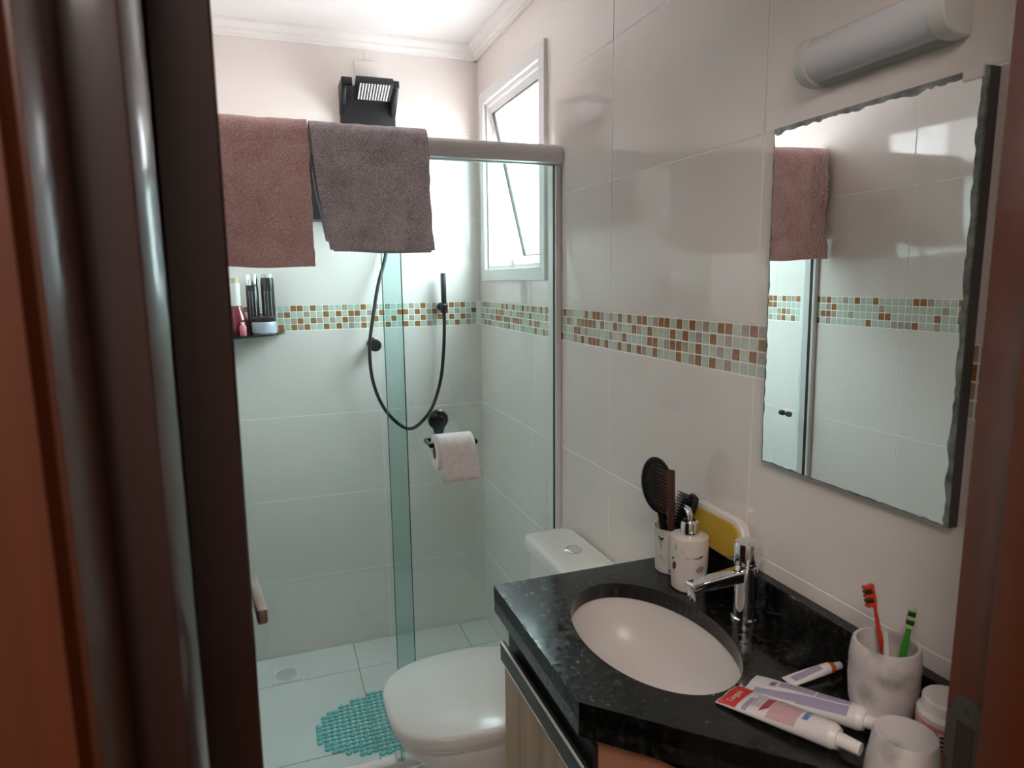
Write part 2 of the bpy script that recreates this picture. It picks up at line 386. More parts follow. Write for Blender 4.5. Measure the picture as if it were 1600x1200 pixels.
# crown moulding
PROF = [(0, 0), (0.012, 0), (0.012, 0.008), (0.018, 0.010), (0.023, 0.018), (0.023, 0.024), (0.032, 0.028), (0.040, 0.038), (0.046, 0.040), (0.046, 0.0515), (0, 0.0515)]
zb = ZC-0.0515
struct(MB().prism([(-a, zb+b) for a, b in PROF], -W, 0, 'x').xf(Matrix(((1, 0, 0, 0), (0, 1, 0, 0), (0, 0, 1, 0), (0, 0, 0, 1)))).build('trim_1', PLASTER, smooth=30))
struct(MB().prism([(-a, zb+b) for a, b in PROF], YD, 0, 'y').build('trim_2', PLASTER, smooth=30))
struct(MB().prism([(-W+a, zb+b) for a, b in PROF], YD, 0, 'y').build('trim_3', PLASTER, smooth=30))
# door wall with the doorway
df = MB()
df.box(-2.2, -0.93, -2.30, YD, -0.1, 2.58); df.box(-0.17, 0.0, -2.30, YD, -0.1, 2.58); df.box(0.12, 1.0, -2.30, YD, -0.1, 2.58); df.box(-0.93, -0.17, -2.30, YD, 2.13, 2.58)
df.box(0.0, 0.12, -2.31, -2.30, -0.1, 2.58)
struct(df.build('wall_front', HALLW, smooth=0))
# hall behind the camera
struct(MB().box(-2.2, 1.0, -4.4, YD, -0.10, -0.002).build('floor_hall', pbr('hall_floor', (0.16, 0.10, 0.06), 0.4), smooth=0))
struct(MB().box(-2.2, 1.0, -4.4, YD, 2.5, 2.58).build('ceiling_hall', HALLW, smooth=0))
struct(MB().box(-2.3, -2.2, -4.4, YD, -0.1, 2.58).build('wall_hall_left', HALLW, smooth=0))
struct(MB().box(1.0, 1.1, -4.4, YD, -0.1, 2.58).build('wall_hall_right', HALLW, smooth=0))
struct(MB().box(-2.3, 1.1, -4.5, -4.4, -0.1, 2.58).build('wall_hall_back', HALLW, smooth=0))
# door frame
jl = struct(MB().prism([(-0.94, -2.300), (-0.8808, -2.300), (-0.8752, -2.268), (-0.8895, -2.262), (-0.8895, -2.120), (-0.94, -2.120)], 0, 2.10, 'z').bevel(0.0015, 2, 20).build('trim_4', SHADEW))
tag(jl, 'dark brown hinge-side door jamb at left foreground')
cl = struct(MB().prism([(-1.02, -2.364), (-0.9115, -2.364), (-0.9100, -2.352), (-0.9062, -2.352), (-0.9053, -2.360), (-0.9020, -2.3364), (-0.9047, -2.2985), (-1.02, -2.2985)], 0, 2.14, 'z').bevel(0.0012, 2, 20).build('trim_5', JAMBW))
jr = struct(MB().prism([(-0.160, -2.30), (-0.160, -2.222), (-0.200, -2.222), (-0.200, -2.2605), (-0.2015, -2.2625), (-0.211, -2.2625), (-0.211, -2.345), (-0.160, -2.345)], 0, 2.10, 'z').bevel(0.0022, 2).build('trim_6', JAMBW))
struct(MB().box(-0.935, -0.160, -2.34, -2.225, 2.10, 2.14).build('trim_7', JAMBW))
tag(cl, 'reddish brown casing at far left of the doorway'); tag(jr, 'reddish brown latch-side door jamb at right edge')
# strike plate with latch hole on the right jamb
zs = 1.024
sp = MB()
arc = [(-2.2443+0.0152*math.cos(a), zs+0.040+0.012*math.sin(a)) for a in [PI*i/10 for i in range(11)]]
outl = [(-2.2595, zs-0.075)]+[(-2.2290, zs-0.075)]+[(-2.2290, zs-0.024), (-2.2245, zs-0.022), (-2.2245, zs+0.030), (-2.2290, zs+0.031)]+arc
sp.prism(outl, -0.2000, -0.2012, 'x')
spo = sp.build('strike_plate', STEEL, jr); tag(spo, 'steel strike plate')
MB().prism([(-2.2530, zs-0.030), (-2.2350, zs-0.030), (-2.2350, zs+0.024), (-2.2530, zs+0.024)], -0.2011, -0.2015, 'x').build('latch_hole', pbr('latch_recess', (0.03, 0.018, 0.008), 0.6), spo)
MB().prism([(-2.2440+0.0032*math.cos(a), zs+0.037+0.0042*math.sin(a)) for a in [PI*i/8 for i in range(16)]], -0.2011, -0.2016, 'x').build('screw_hole', GASKET, spo)

# the door leaf, swung into the room past square, and its lever
hx, hy = -0.8505, -2.165
ang = math.radians(7.0)
dl = Vector((-math.sin(ang), math.cos(ang), 0)); dn = Vector((math.cos(ang), math.sin(ang), 0))
R = Matrix(((dn.x, dl.x, 0, hx), (dn.y, dl.y, 0, hy), (0, 0, 1, 0), (0, 0, 0, 1)))     # local: x out of face, y along leaf
tilt = Matrix.Translation((hx, hy, 1.35)) @ Matrix.Rotation(math.radians(0.32), 4, 'Y') @ Matrix.Translation((-hx, -hy, -1.35))
lv = bpy.data.objects
leaf = struct(MB().box(-0.0385, 0, 0, 0.61, 0.008, 2.09).bevel(0.002, 1).xf(tilt @ R).build('door_1', SHADEW))
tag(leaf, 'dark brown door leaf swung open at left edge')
lev = MB().box(0.034, 0.048, 0.420, 0.550, 1.028, 1.050).bevel(0.003, 2).xf(R); lvo = lev.build('lever_handle', pbr('brushed_lever', (0.58, 0.52, 0.48), 0.3, 0.7), leaf); tag(lvo, 'pale metal lever handle')
MB().lathe([(0.009, 0.0), (0.009, 0.040)], (0, 0, 0), 16).xf(R @ Matrix.Translation((0, 0.543, 1.039)) @ Matrix.Rotation(PI/2, 4, 'Y')).build('spindle', CHROME, lvo)
MB().box(0.0, 0.006, 0.525, 0.562, 0.95, 1.11).bevel(0.002, 1).xf(R).build('lock_plate', CHROME, leaf)

# window in the right wall: flange, frame, tilted top-hung sash
wn = struct(MB().add([], []).box(0.02, 0.10, WIN[0], WIN[0]+0.004, WIN[2], WIN[3]).box(0.02, 0.10, WIN[1]-0.004, WIN[1], WIN[2], WIN[3]).box(0.02, 0.10, WIN[0], WIN[1], WIN[2], WIN[2]+0.004).box(0.02, 0.10, WIN[0], WIN[1], WIN[3]-0.004, WIN[3]).build('window_1', WHITEALU, smooth=0))
tag(wn, 'white aluminium top-hung window standing ajar above the shower')
y0, y1, z0, z1 = -0.712, -0.059, 1.487, 2.197; fwid = 0.044
def mitre(u0, u1, v0, v1, wd, a, b):
    o = [(u0, v0), (u1, v0), (u1, v1), (u0, v1)]; i = [(u0+wd, v0+wd), (u1-wd, v0+wd), (u1-wd, v1-wd), (u0+wd, v1-wd)]
    return [MB().prism([o[k], o[(k+1) % 4], i[(k+1) % 4], i[k]], a, b, 'x').bevel(0.0015, 1) for k in range(4)]
for m in mitre(y0, y1, z0, z1, fwid, -0.0125, 0.004): m.build('flange', WHITEALU, wn)
for m in mitre(y0+fwid-0.008, y1-fwid+0.008, z0+fwid-0.008, z1-fwid+0.008, 0.022, 0.002, 0.03): m.build('frame_rail', WHITEALU, wn)
# sash: built closed in a local frame hinged at top, then swung outward
sy0, sy1, sz0, sz1 = y0+fwid+0.010, y1-fwid-0.010, z0+fwid+0.010, z1-fwid-0.010
hinge = Matrix.Translation((0.016, 0, sz1)) @ Matrix.Rotation(math.radians(-13.0), 4, 'Y') @ Matrix.Translation((-0.016, 0, -sz1))
sash = bpy.data.objects.new('sash', MB().box(0.01, 0.03, sy0, sy1, sz1-0.006, sz1).xf(hinge).mesh('sash', WHITEALU, 0)); C.objects.link(sash); sash.parent = wn; OFF[sash.name] = Vector((0, 0, 0))
for m in mitre(sy0, sy1, sz0, sz1, 0.030, 0.008, 0.034): m.xf(hinge).build('sash_rail', WHITEALU, sash)
for m in mitre(sy0+0.028, sy1-0.028, sz0+0.028, sz1-0.028, 0.004, 0.006, 0.024): m.xf(hinge).build('gasket', GASKET, sash)
MB().box(0.018, 0.022, sy0+0.028, sy1-0.028, sz0+0.028, sz1-0.028).xf(hinge).build('pane', WGLASS, sash, smooth=0)
for yy in (sy0+0.006, sy1-0.006):
    MB().tube([(0.02, yy, sz1-0.22), (0.035, yy, sz1-0.36), (0.098, yy, sz1-0.40)], 0.004, 6).build('stay_arm', WHITEALU, wn)
MB().box(0.0, 0.012, -0.40, -0.37, sz0-0.012, sz0+0.02).bevel(0.003).build('latch', WHITEALU, wn)
# tiled light-shaft wall outside
ex = struct(MB().box(0.14, 2.4, 0.60, 0.70, 0.6, 2.6).build('wall_outside', EXTG, smooth=0))
exm = MB().box(0.002, 0.148, 0.594, 0.602, 0.002, 0.148).bevel(0.002, 1).mesh('outside_tile', EXTW, 0)
for i in range(8):
    for j in range(9): inst('outside_tile', exm, ex, (0.14+i*0.152, 0, 1.1+j*0.152))

gd = MB().box(0.2, 30, -25, 25, -3.1, -3.0).build('ground', pbr('concrete_yard', (0.30, 0.29, 0.28), 0.9), smooth=0); gd['kind'] = 'structure'  # unseen plane added to cut light from below the horizon on ceiling and walls

# ------------------------------------------------------------------ shower screen
YS = -0.800
rail = thing('shower_rail', (-W/2, YS, 1.82), 'grey aluminium rail across the top of the shower screen', 'rail')
prof = [(-0.024, 0.002), (-0.030, 0.012), (-0.033, 0.026), (-0.031, 0.040), (-0.022, 0.050), (-0.008, 0.054), (0.022, 0.054), (0.024, 0.0), (0.012, 0.0), (0.012, 0.010), (-0.012, 0.010), (-0.012, 0.0)]
MB().prism([(YS+a, 1.821+b) for a, b in prof], -W+0.004, -0.010, 'x').build('profile', SATALU, rail)
for xx in (-0.010, -W+0.001): MB().prism([(YS+a*1.03, 1.821+b*1.02-0.0005) for a, b in prof], xx, xx+0.009, 'x').build('end_cap', SATALU, rail)
def jambp(nm, x0, x1, lab):
    t = thing(nm, ((x0+x1)/2, YS, 0.03), lab, 'profile')
    s_ = 1 if x1 > -0.5 else -1
    MB().box(x0, x1, YS-0.016, YS+0.046, 0.03, 1.82).bevel(0.002, 1).build('channel', SATALU, t)
    xo = x0 if s_ > 0 else x1
    MB().box(xo-s_*0.0012, xo+s_*0.001, YS-0.006, YS+0.006, 0.03, 1.82).build('gasket', GASKET, t)
jambp('wall_profile', -0.018, -0.0005, 'grey aluminium upright of the shower screen beside the window')
jambp('wall_profile', -W+0.0005, -W+0.018, 'grey aluminium upright of the shower screen seen in the mirror')
fx = thing('fixed_glass_panel', (-0.27, YS, 0.03), 'fixed green-tinted glass shower panel beneath the grey rail, right half', 'glass panel')
MB().box(-0.530, -0.012, YS-0.004, YS+0.004, 0.032, 1.826).build('pane', GLASS, fx, smooth=0)
MB().box(-0.5316, -0.530, YS-0.004, YS+0.004, 0.032, 1.826).build('pane_edge', GEDGE, fx, smooth=0)
sd = thing('sliding_glass_door', (-0.74, YS+0.03, 0.03), 'sliding green-tinted glass shower door behind the two towels', 'shower door')
MB().box(-W+0.02, -0.4725, YS+0.026, YS+0.034, 0.036, 1.826).build('pane', GLASS, sd, smooth=0)
MB().box(-0.4725, -0.4710, YS+0.026, YS+0.034, 0.036, 1.826).build('pane_edge', GEDGE, sd, smooth=0)
for s_ in (-1, 1):
    MB().lathe([(0.006, 0), (0.006, 0.006), (0.0095, 0.007), (0.0095, 0.020), (0.008, 0.022)], (0, 0, 0), 20).xf(Matrix.Translation((-0.935, YS+0.030+s_*0.004, 0.985)) @ Matrix.Rotation(-s_*PI/2, 4, 'X')).build('knob', DCHROME, sd)
tr = thing('floor_track', (-W/2, YS+0.01, 0.0), 'white aluminium floor track under the shower glass', 'track')
MB().box(-W+0.002, -0.002, YS-0.024, YS+0.048, 0.0, 0.016).bevel(0.004).build('sill', WHITEALU, tr)
MB().box(-W+0.02, -0.02, YS-0.010, YS-0.0045, 0.014, 0.032).build('lip', WHITEALU, tr, smooth=0)
MB().box(-0.545, -0.520, YS+0.006, YS+0.045, 0.014, 0.036).bevel(0.002, 1).build('door_guide', WHITEALU, tr)

# towels over the rail
def drape(xl, xr, zf, zbk, yf, yb, ztop, seed, amp=0.004, nx=46, fold=0.0):
    """xl/xr: functions of t (0 top .. 1 bottom of the front)"""
    path = []
    nf = 40
    for i in range(nf): path.append((yf, zf+(ztop-0.030-zf)*i/nf, 1-i/nf))
    for i in range(13):
        a = PI*i/12; cy = (yf+yb)/2; path.append((cy-(yb-yf)/-2*-math.cos(a)*1.0 if False else cy+(yf-cy)*math.cos(a), ztop-0.030+0.030*math.sin(a), 0))
    for i in range(1, nf+1): path.append((yb, ztop-0.030-(ztop-0.030-zbk)*i/nf, -i/nf))
    mb = MB(); vs = []
    for j, (y, z, t) in enumerate(path):
        tt = abs(t)
        for i in range(nx+1):
            u = i/nx; x = xl(tt)+(xr(tt)-xl(tt))*u
            d = amp*(1.2*noise.noise(Vector((x*9+seed, z*5, 0)))*tt*2 + 0.5*noise.noise(Vector((x*28+seed, z*24, 3.3))))+fold*tt*math.sin(u*7+seed)
            s = -1 if t >= 0 else 1
            dz = 0.006*noise.noise(Vector((x*7+seed, 0, 7.7)))*(1 if abs(tt-1) < 0.3 else 0.4)
            if t == 0: vs.append((x, y, z+dz*0.8+0.002*noise.noise(Vector((x*30, seed, 1)))))
            else: vs.append((x+0.003*noise.noise(Vector((z*20, seed, u*3))), y+s*abs(d)*1.5+s*0.001, z+dz))
    n = nx+1; fs = [(j*n+i, j*n+i+1, (j+1)*n+i+1, (j+1)*n+i) for j in range(len(path)-1) for i in range(nx)]
    return mb.add(vs, fs)
def solid(o, t):
    m = o.modifiers.new('thickness', 'SOLIDIFY'); m.thickness = t; m.offset = 1.0; return o
pt = thing('bath_towel', (-0.855, YS, 1.88), 'dusty pink bath towel hung over the shower rail', 'towel', None)
solid(drape(lambda t: -0.998+0.002*t, lambda t: -0.708, 1.530, 1.60, YS-0.046, YS+0.040, 1.892, 1.3, 0.011, fold=0.005).build('terry_cloth', PINKT, pt, smooth=180), 0.007)
solid(drape(lambda t: -0.995, lambda t: -0.712+0.004*t, 1.536, 1.62, YS-0.037, YS+0.033, 1.884, 4.3, 0.003).build('inner_layer', PINKT, pt, smooth=180), 0.006)
gt = thing('hand_towel', (-0.545, YS, 1.88), 'folded grey hand towel hung over the shower rail', 'towel')
solid(drape(lambda t: -0.703+0.034*t**1.4, lambda t: -0.404+0.004*t, 1.572, 1.60, YS-0.050, YS+0.044, 1.890, 8.1, 0.008, fold=0.003).build('terry_cloth', GREYT, gt, smooth=180), 0.006)
solid(drape(lambda t: -0.700+0.040*t**1.4, lambda t: -0.406+0.004*t, 1.566, 1.585, YS-0.041, YS+0.036, 1.882, 2.1, 0.003).build('inner_layer', GREYT, gt, smooth=180), 0.006)
solid(MB().add([(-0.43, YS+0.055, 1.72), (-0.375, YS+0.056, 1.600), (-0.43, YS+0.054, 1.63)], [(0, 1, 2)]).build('loose_corner', GREYT, gt), 0.004)

# ------------------------------------------------------------------ shower fittings on the back wall
sh = thing('shower_column', (-0.43, -0.01, 1.70), 'black shower panel with tilting square head high on the back wall', 'shower')
MB().box(-0.535, -0.332, -0.026, -0.001, 1.71, 2.205).bevel(0.004).build('panel', BLACKM, sh)
MB().box(-0.668, -0.36, -0.115, -0.001, 1.712, 1.935).bevel(0.006).build('storage_box', BLACKM, sh)
for x0 in (-0.536, -0.350):
    MB().prism([(-0.001, 2.10), (-0.026, 2.10), (-0.105, 2.175), (-0.105, 2.205), (-0.001, 2.205)], x0, x0+0.018, 'x').bevel(0.002, 1).build('side_arm', BLACKM, sh)
    MB().box(x0+(0.0 if x0 < -0.4 else -0.02), x0+(0.038 if x0 < -0.4 else 0.020), -0.113, -0.100, 2.182, 2.208).bevel(0.003).build('arm_tip', BLACKM, sh)
hm = Matrix.Translation((-0.425, -0.118, 2.163)) @ Matrix.Rotation(math.radians(-22), 4, 'X')
hd = MB().box(-0.066, 0.066, -0.052, 0.052, -0.002, 0.022).bevel(0.004).xf(hm).build('shower_head', BLACKM, sh)
nz = MB()
for i in range(11):
    for j in range(9):
        nz.lathe([(0.0036, 0), (0.0030, -0.003), (0.0018, -0.0042)], (-0.050+i*0.010, -0.040+j*0.010, -0.002), 8)
nzo = nz.xf(hm).build('nozzles', WNOZ, hd); nzo['kind'] = 'stuff'
MB().tube([(-0.418, -0.006, 2.228), (-0.418, -0.06, 2.225), (-0.405, -0.10, 2.212), (-0.410, -0.112, 2.190)], 0.006, 8).build('feed_pipe', CHROME, sh)
cov = thing('junction_cover', (-0.432, -0.001, 2.24), 'white square junction cover above the black shower head', 'cover')
MB().box(-0.476, -0.389, -0.010, 0, 2.212, 2.298).bevel(0.003).build('plate', WPLA, cov)
MB().box(-0.440, -0.435, -0.004, 0, 2.297, 2.337).build('cable_duct', WPLA, cov, smooth=0)
# valve
va = thing('shower_valve', (-0.440, -0.001, 1.244), 'round dark chrome shower valve below the mosaic band', 'valve')
rx = lambda x, z, y=0.0: Matrix.Translation((x, y, z)) @ Matrix.Rotation(PI/2, 4, 'X')
MB().lathe([(0.024, 0.0), (0.024, 0.004), (0.014, 0.010), (0.013, 0.030)], (0, 0, 0), 24).xf(rx(-0.450, 1.248)).build('flange', DCHROME, va)
MB().lathe([(0.021, 0.028), (0.024, 0.030), (0.024, 0.050), (0.021, 0.053), (0.010, 0.054)], (0, 0, 0), 28).xf(rx(-0.448, 1.244)).build('knob', BLACKM, va)
MB().lathe([(0.0235, 0.0295), (0.0250, 0.031), (0.0250, 0.036), (0.0235, 0.0375)], (0, 0, 0), 28).xf(rx(-0.448, 1.244)).build('ring', CHROME, va)
# hand shower and hose
hs = thing('hand_shower', (-0.17, -0.03, 1.38), 'slim black hand shower standing in its wall bracket', 'hand shower')
MB().box(-0.179, -0.161, -0.060, -0.036, 1.392, 1.520).bevel(0.003).build('wand', BLACKM, hs)
MB().lathe([(0.016, 0.0), (0.016, 0.020), (0.011, 0.028), (0.011, 0.045)], (0, 0, 0), 24).xf(rx(-0.172, 1.386)).build('bracket', BLACKM, hs)
MB().lathe([(0.010, -0.022), (0.015, -0.010), (0.016, 0.010), (0.012, 0.016)], (-0.171, -0.048, 1.384), 20).build('socket', BLACKM, hs)
HP = [(-0.385, -0.03, 1.73), (-0.390, -0.035, 1.60), (-0.424, -0.05, 1.489), (-0.447, -0.062, 1.391), (-0.474, -0.078, 1.238), (-0.462, -0.060, 1.095), (-0.412, -0.05, 0.975), (-0.326, -0.05, 0.902), (-0.244, -0.05, 0.962), (-0.196, -0.05, 1.078), (-0.177, -0.05, 1.207), (-0.170, -0.048, 1.330), (-0.171, -0.048, 1.368)]
ho = MB().tube(catmull(HP, 8), 0.0068, 10).build('shower_hose', BLACKM); tag(ho, 'black shower hose looping down to the hand shower', 'hose')

# corner shelf and toiletries
R0 = 0.243; zsf = 1.303
she = MB().prism([(-W+0.001, -0.001)]+[(-W+0.001+R0*math.cos(a), -0.001-R0*math.sin(a)) for a in [PI/2*i/20 for i in range(21)]], zsf, zsf+0.008, 'z').build('corner_shelf', DSHELF)
tag(she, 'smoked glass quarter-round corner shelf holding toiletries', 'shelf')
zt = zsf+0.008
def bottle(name, x, y, parts, lab, cat='bottle', grp='toiletries on the corner shelf'):
    t = thing(name, (x, y, zt), lab, cat, grp)
    for nm, prof, mat in parts: MB().lathe(prof, (x, y, zt), 24).build(nm, mat, t)
    return t
def stripes(t, x, y, r, z0, z1, a0, a1, n, mat):
    for k in range(n):
        a = math.radians(a0+(a1-a0)*k/max(1, n-1)); m = MB()
        cpatch(m, x, y, r+0.0004, a-0.03, a+0.02, z0+0.01*(k % 2), z1); m.build('print', mat, t)
def cpatch(m, x, y, r, a0, a1, z0, z1, n=4):
    pts = [(x+r*math.cos(a0+(a1-a0)*i/n), y+r*math.sin(a0+(a1-a0)*i/n)) for i in range(n+1)]
    pin = [(x+(r-0.0008)*math.cos(a0+(a1-a0)*i/n), y+(r-0.0008)*math.sin(a0+(a1-a0)*i/n)) for i in range(n, -1, -1)]
    m.prism(pts+pin, z0, z1, 'z'); return m
b1 = bottle('shampoo_bottle', -0.880, -0.075, [('body', [(0.019, 0), (0.021, 0.004), (0.021, 0.166), (0.019, 0.170)], BLACK), ('cap', [(0.0205, 0.170), (0.0205, 0.205), (0.0195, 0.208)], CHROME)], 'black shampoo bottle with a silver cap on the corner shelf')
b2 = bottle('conditioner_bottle', -0.828, -0.065, [('body', [(0.021, 0), (0.023, 0.004), (0.023, 0.180), (0.021, 0.196)], BLACK), ('cap', [(0.018, 0.196), (0.018, 0.209)], CLEAR)], 'black conditioner bottle with a clear cap on the corner shelf')
for bb, x, y, r in ((b1, -0.880, -0.075, 0.021), (b2, -0.828, -0.065, 0.023)): stripes(bb, x, y, r, 0.03+zt, 0.15+zt, -120, -62, 3, CLEAR)
bottle('cream_jar', -0.846, -0.150, [('body', [(0.036, 0), (0.041, 0.006), (0.042, 0.036), (0.038, 0.044)], LILJ), ('lid', [(0.039, 0.044), (0.040, 0.047), (0.040, 0.058), (0.038, 0.060)], BLACK)], 'lilac cream jar with a black lid on the corner shelf', 'jar')
bottle('perfume_bottle', -0.935, -0.120, [('body', [(0.034, 0), (0.036, 0.004), (0.036, 0.045), (0.020, 0.090), (0.018, 0.100)], BURG), ('cap', [(0.0165, 0.100), (0.0165, 0.178)], WPLA), ('stopper', [(0.012, 0.178), (0.014, 0.196)], WOODW)], 'burgundy bottle with a tall white cap on the corner shelf')
bottle('lotion_bottle', -0.915, -0.190, [('body', [(0.010, 0), (0.011, 0.003), (0.011, 0.030), (0.008, 0.036)], PINKB), ('cap', [(0.006, 0.036), (0.006, 0.046)], WPLA)], 'tiny pink bottle at the front of the corner shelf')

# floor drain and bath mat
dr = thing('floor_drain', (-0.852, -0.142, 0), 'white square floor drain with slotted round grille', 'drain')
MB().box(-0.905, -0.800, -0.194, -0.090, 0, 0.003).bevel(0.001, 1).build('plate', WHITEALU, dr)
gr = MB().lathe([(0.042, 0.003), (0.042, 0.0045), (0.040, 0.005)], (-0.852, -0.142, 0), 32).build('grille', WHITEALU, dr)
for k in range(9):
    d = -0.032+k*0.008; hl = math.sqrt(0.038**2-d*d)
    MB().box(-hl, hl, -0.0010, 0.0010, 0.0046, 0.0056).xf(Matrix.Translation((-0.852, -0.142, 0)) @ Matrix.Rotation(0.6, 4, 'Z') @ Matrix.Translation((0, d, 0))).build('slot', FGROUT, gr, smooth=0)
mat_ = thing('shower_mat', (-0.43, -0.545, 0), 'oval turquoise bubble shower mat on the wet floor', 'mat')
mm = MB(); pch = 0.0205
random.seed(2)
for i in range(-18, 19):
    for j in range(-10, 11):
        x, y = i*pch, j*pch
        e = (x/0.345)**2+(y/0.185)**2
        if e > 1: continue
        big = (i+2*j) % 5 == 0 or e > 0.88
        r = 0.0105 if big else 0.0072
        mm.lathe([(r, 0.0005), (r, 0.004), (r*0.75, 0.0062)], (-0.43+x, -0.545+y, 0), 10)
        for dx, dy in ((1, 0), (0, 1)):
            x2, y2 = x+dx*pch, y+dy*pch
            if (x2/0.345)**2+(y2/0.185)**2 <= 1: mm.box(-0.43+min(x, x2)-0.002, -0.43+max(x, x2)+0.002, -0.545+min(y, y2)-0.002, -0.545+max(y, y2)+0.002, 0.001, 0.0035)
mo_ = mm.build('bubble_net', MATT, mat_, smooth=50); mo_['kind'] = 'stuff'

# ------------------------------------------------------------------ toilet paper on the glass
tp = thing('paper_holder', (-0.39, YS-0.004, 1.03), 'black suction-cup paper holder stuck on the shower glass', 'paper holder')
MB().lathe([(0.030, 0.0), (0.030, 0.006), (0.026, 0.012), (0.014, 0.016), (0.014, 0.024), (0.010, 0.027)], (0, 0, 0), 32).xf(rx(-0.387, 1.093, YS-0.0042)).build('suction_cup', BLACK, tp)
MB().prism([(-0.405, 1.072), (-0.369, 1.072), (-0.374, 1.055), (-0.376, 1.030), (-0.400, 1.030), (-0.400, 1.055)], YS-0.007, YS-0.016, 'y').bevel(0.002, 1).build('neck', BLACK, tp)
bar = [(-0.425, YS-0.012, 1.036), (-0.300, YS-0.012, 1.036)]
MB().box(-0.432, -0.292, YS-0.018, YS-0.010, 1.030, 1.042).bevel(0.002, 1).build('back_bar', BLACK, tp)
for xx in (-0.432, -0.300): MB().box(xx, xx+0.008, YS-0.085, YS-0.012, 1.030, 1.042).bevel(0.002, 1).build('side_bar', BLACK, tp)
MB().box(-0.432, -0.292, YS-0.085, YS-0.077, 1.030, 1.042).bevel(0.002, 1).build('front_bar', BLACK, tp)
yc, zc = YS-0.081, 1.018
ro = thing('toilet_roll', (-0.362, yc, zc), 'white toilet roll with its loose sheet hanging in front', 'toilet paper')
X0, X1 = -0.418, -0.310
def ringp(r, x, n=40, ph=0): return [(x, yc+r*math.cos(2*PI*i/n+ph), zc-0.003+r*math.sin(2*PI*i/n+ph)) for i in range(n)]
rb = MB(); n = 40
rb.loft([ringp(0.019, X0), ringp(0.048, X0), ringp(0.049, X0+0.001), ringp(0.049, X1-0.001), ringp(0.048, X1), ringp(0.019, X1)], False, False)
rb.build('paper', PAPER, ro, smooth=50)
MB().loft([ringp(0.0188, X0+0.001), ringp(0.0188, X1-0.001)], False, False).build('core', pbr('cardboard', (0.30, 0.24, 0.20), 0.9), ro)
shp = [(yc+0.051*math.cos(a), zc-0.003+0.051*math.sin(a)) for a in [math.radians(60+12*k) for k in range(11)]]+[(yc-0.0515, zc-0.02), (yc-0.053, zc-0.055), (yc-0.056, zc-0.078)]
sm = MB(); nn = 12; vs = []
for k, (y, z) in enumerate(shp):
    for i in range(nn+1):
        u = i/nn; d = 0.0015*noise.noise(Vector((u*6, k*0.4, 2)))
        vs.append((X0+0.012*max(0, k-9)/5+(X1-X0-0.004+0.006*max(0, k-9)/5)*u+0.002, y-abs(d), z+(0.004*u if k == len(shp)-1 else 0)))
sm.add(vs, [(k*(nn+1)+i, k*(nn+1)+i+1, (k+1)*(nn+1)+i+1, (k+1)*(nn+1)+i) for k in range(len(shp)-1) for i in range(nn)])
solid(sm.build('loose_sheet', PAPER, ro, smooth=80), 0.0008)

# ------------------------------------------------------------------ toilet
TY = -1.085
to = thing('toilet', (-0.30, TY, 0), 'white close-coupled toilet with lid down beside the vanity', 'toilet')
def seat_outline(xb, xf, hw, z, n=48, ex=3.1):
    pts = []
    xm = xb-(xb-xf)*0.34
    for i in range(n+1):
        a = -PI/2+PI*i/n
        c, s_ = math.cos(a), math.sin(a)
        x = xm-(xm-xf)*abs(c)**(2/ex); y = TY+hw*math.copysign(abs(s_)**(2/ex), s_)
        pts.append((x, y, z))
    bw = hw*0.80
    return pts+[(xb, TY+bw, z), (xb, TY-bw, z)]
lid = [seat_outline(-0.185, -0.606, 0.186, 0.384), seat_outline(-0.183, -0.609, 0.189, 0.387), seat_outline(-0.183, -0.612, 0.192, 0.412), seat_outline(-0.185, -0.609, 0.189, 0.4185), seat_outline(-0.192, -0.600, 0.180, 0.4225), seat_outline(-0.23, -0.50, 0.09, 0.4265)]
MB().loft(lid).build('lid', PORC, to, smooth=50)
seat = [seat_outline(-0.188, -0.598, 0.180, 0.372), seat_outline(-0.186, -0.601, 0.183, 0.375), seat_outline(-0.186, -0.601, 0.183, 0.383)]
MB().loft(seat).build('seat', PORC, to, smooth=50)
body = [seat_outline(-0.10, -0.40, 0.105, 0.0, ex=2.4), seat_outline(-0.10, -0.40, 0.105, 0.02, ex=2.4), seat_outline(-0.09, -0.43, 0.115, 0.14, ex=2.4), seat_outline(-0.06, -0.52, 0.150, 0.26), seat_outline(-0.04, -0.585, 0.174, 0.335), seat_outline(-0.03, -0.592, 0.178, 0.358), seat_outline(-0.03, -0.590, 0.176, 0.370)]
MB().loft(body).build('bowl', PORC, to, smooth=60)
def rrect(x0, x1, y0, y1, r, z, n=6):
    out = []
    for cx, cy, a0 in ((x1-r, y1-r, 0), (x0+r, y1-r, 90), (x0+r, y0+r, 180), (x1-r, y0+r, 270)):
        for k in range(n+1):
            a = math.radians(a0+90*k/n); out.append((cx+r*math.cos(a), cy+r*math.sin(a), z))
    return out
ZT = 0.752
tk = [rrect(-0.150, -0.012, TY-0.165, TY+0.165, 0.03, 0.365), rrect(-0.154, -0.012, TY-0.175, TY+0.175, 0.03, 0.60), rrect(-0.156, -0.012, TY-0.180, TY+0.180, 0.03, ZT-0.045)]
MB().loft(tk).build('tank', PORC, to, smooth=50)
tl = [rrect(-0.156, -0.010, TY-0.182, TY+0.182, 0.03, ZT-0.043), rrect(-0.166, -0.008, TY-0.192, TY+0.192, 0.035, ZT-0.036), rrect(-0.166, -0.008, TY-0.192, TY+0.192, 0.035, ZT-0.012), rrect(-0.162, -0.011, TY-0.188, TY+0.188, 0.034, ZT-0.004), rrect(-0.148, -0.02, TY-0.172, TY+0.172, 0.03, ZT)]
tlo = MB().loft(tl).build('tank_lid', PORC, to, smooth=50)
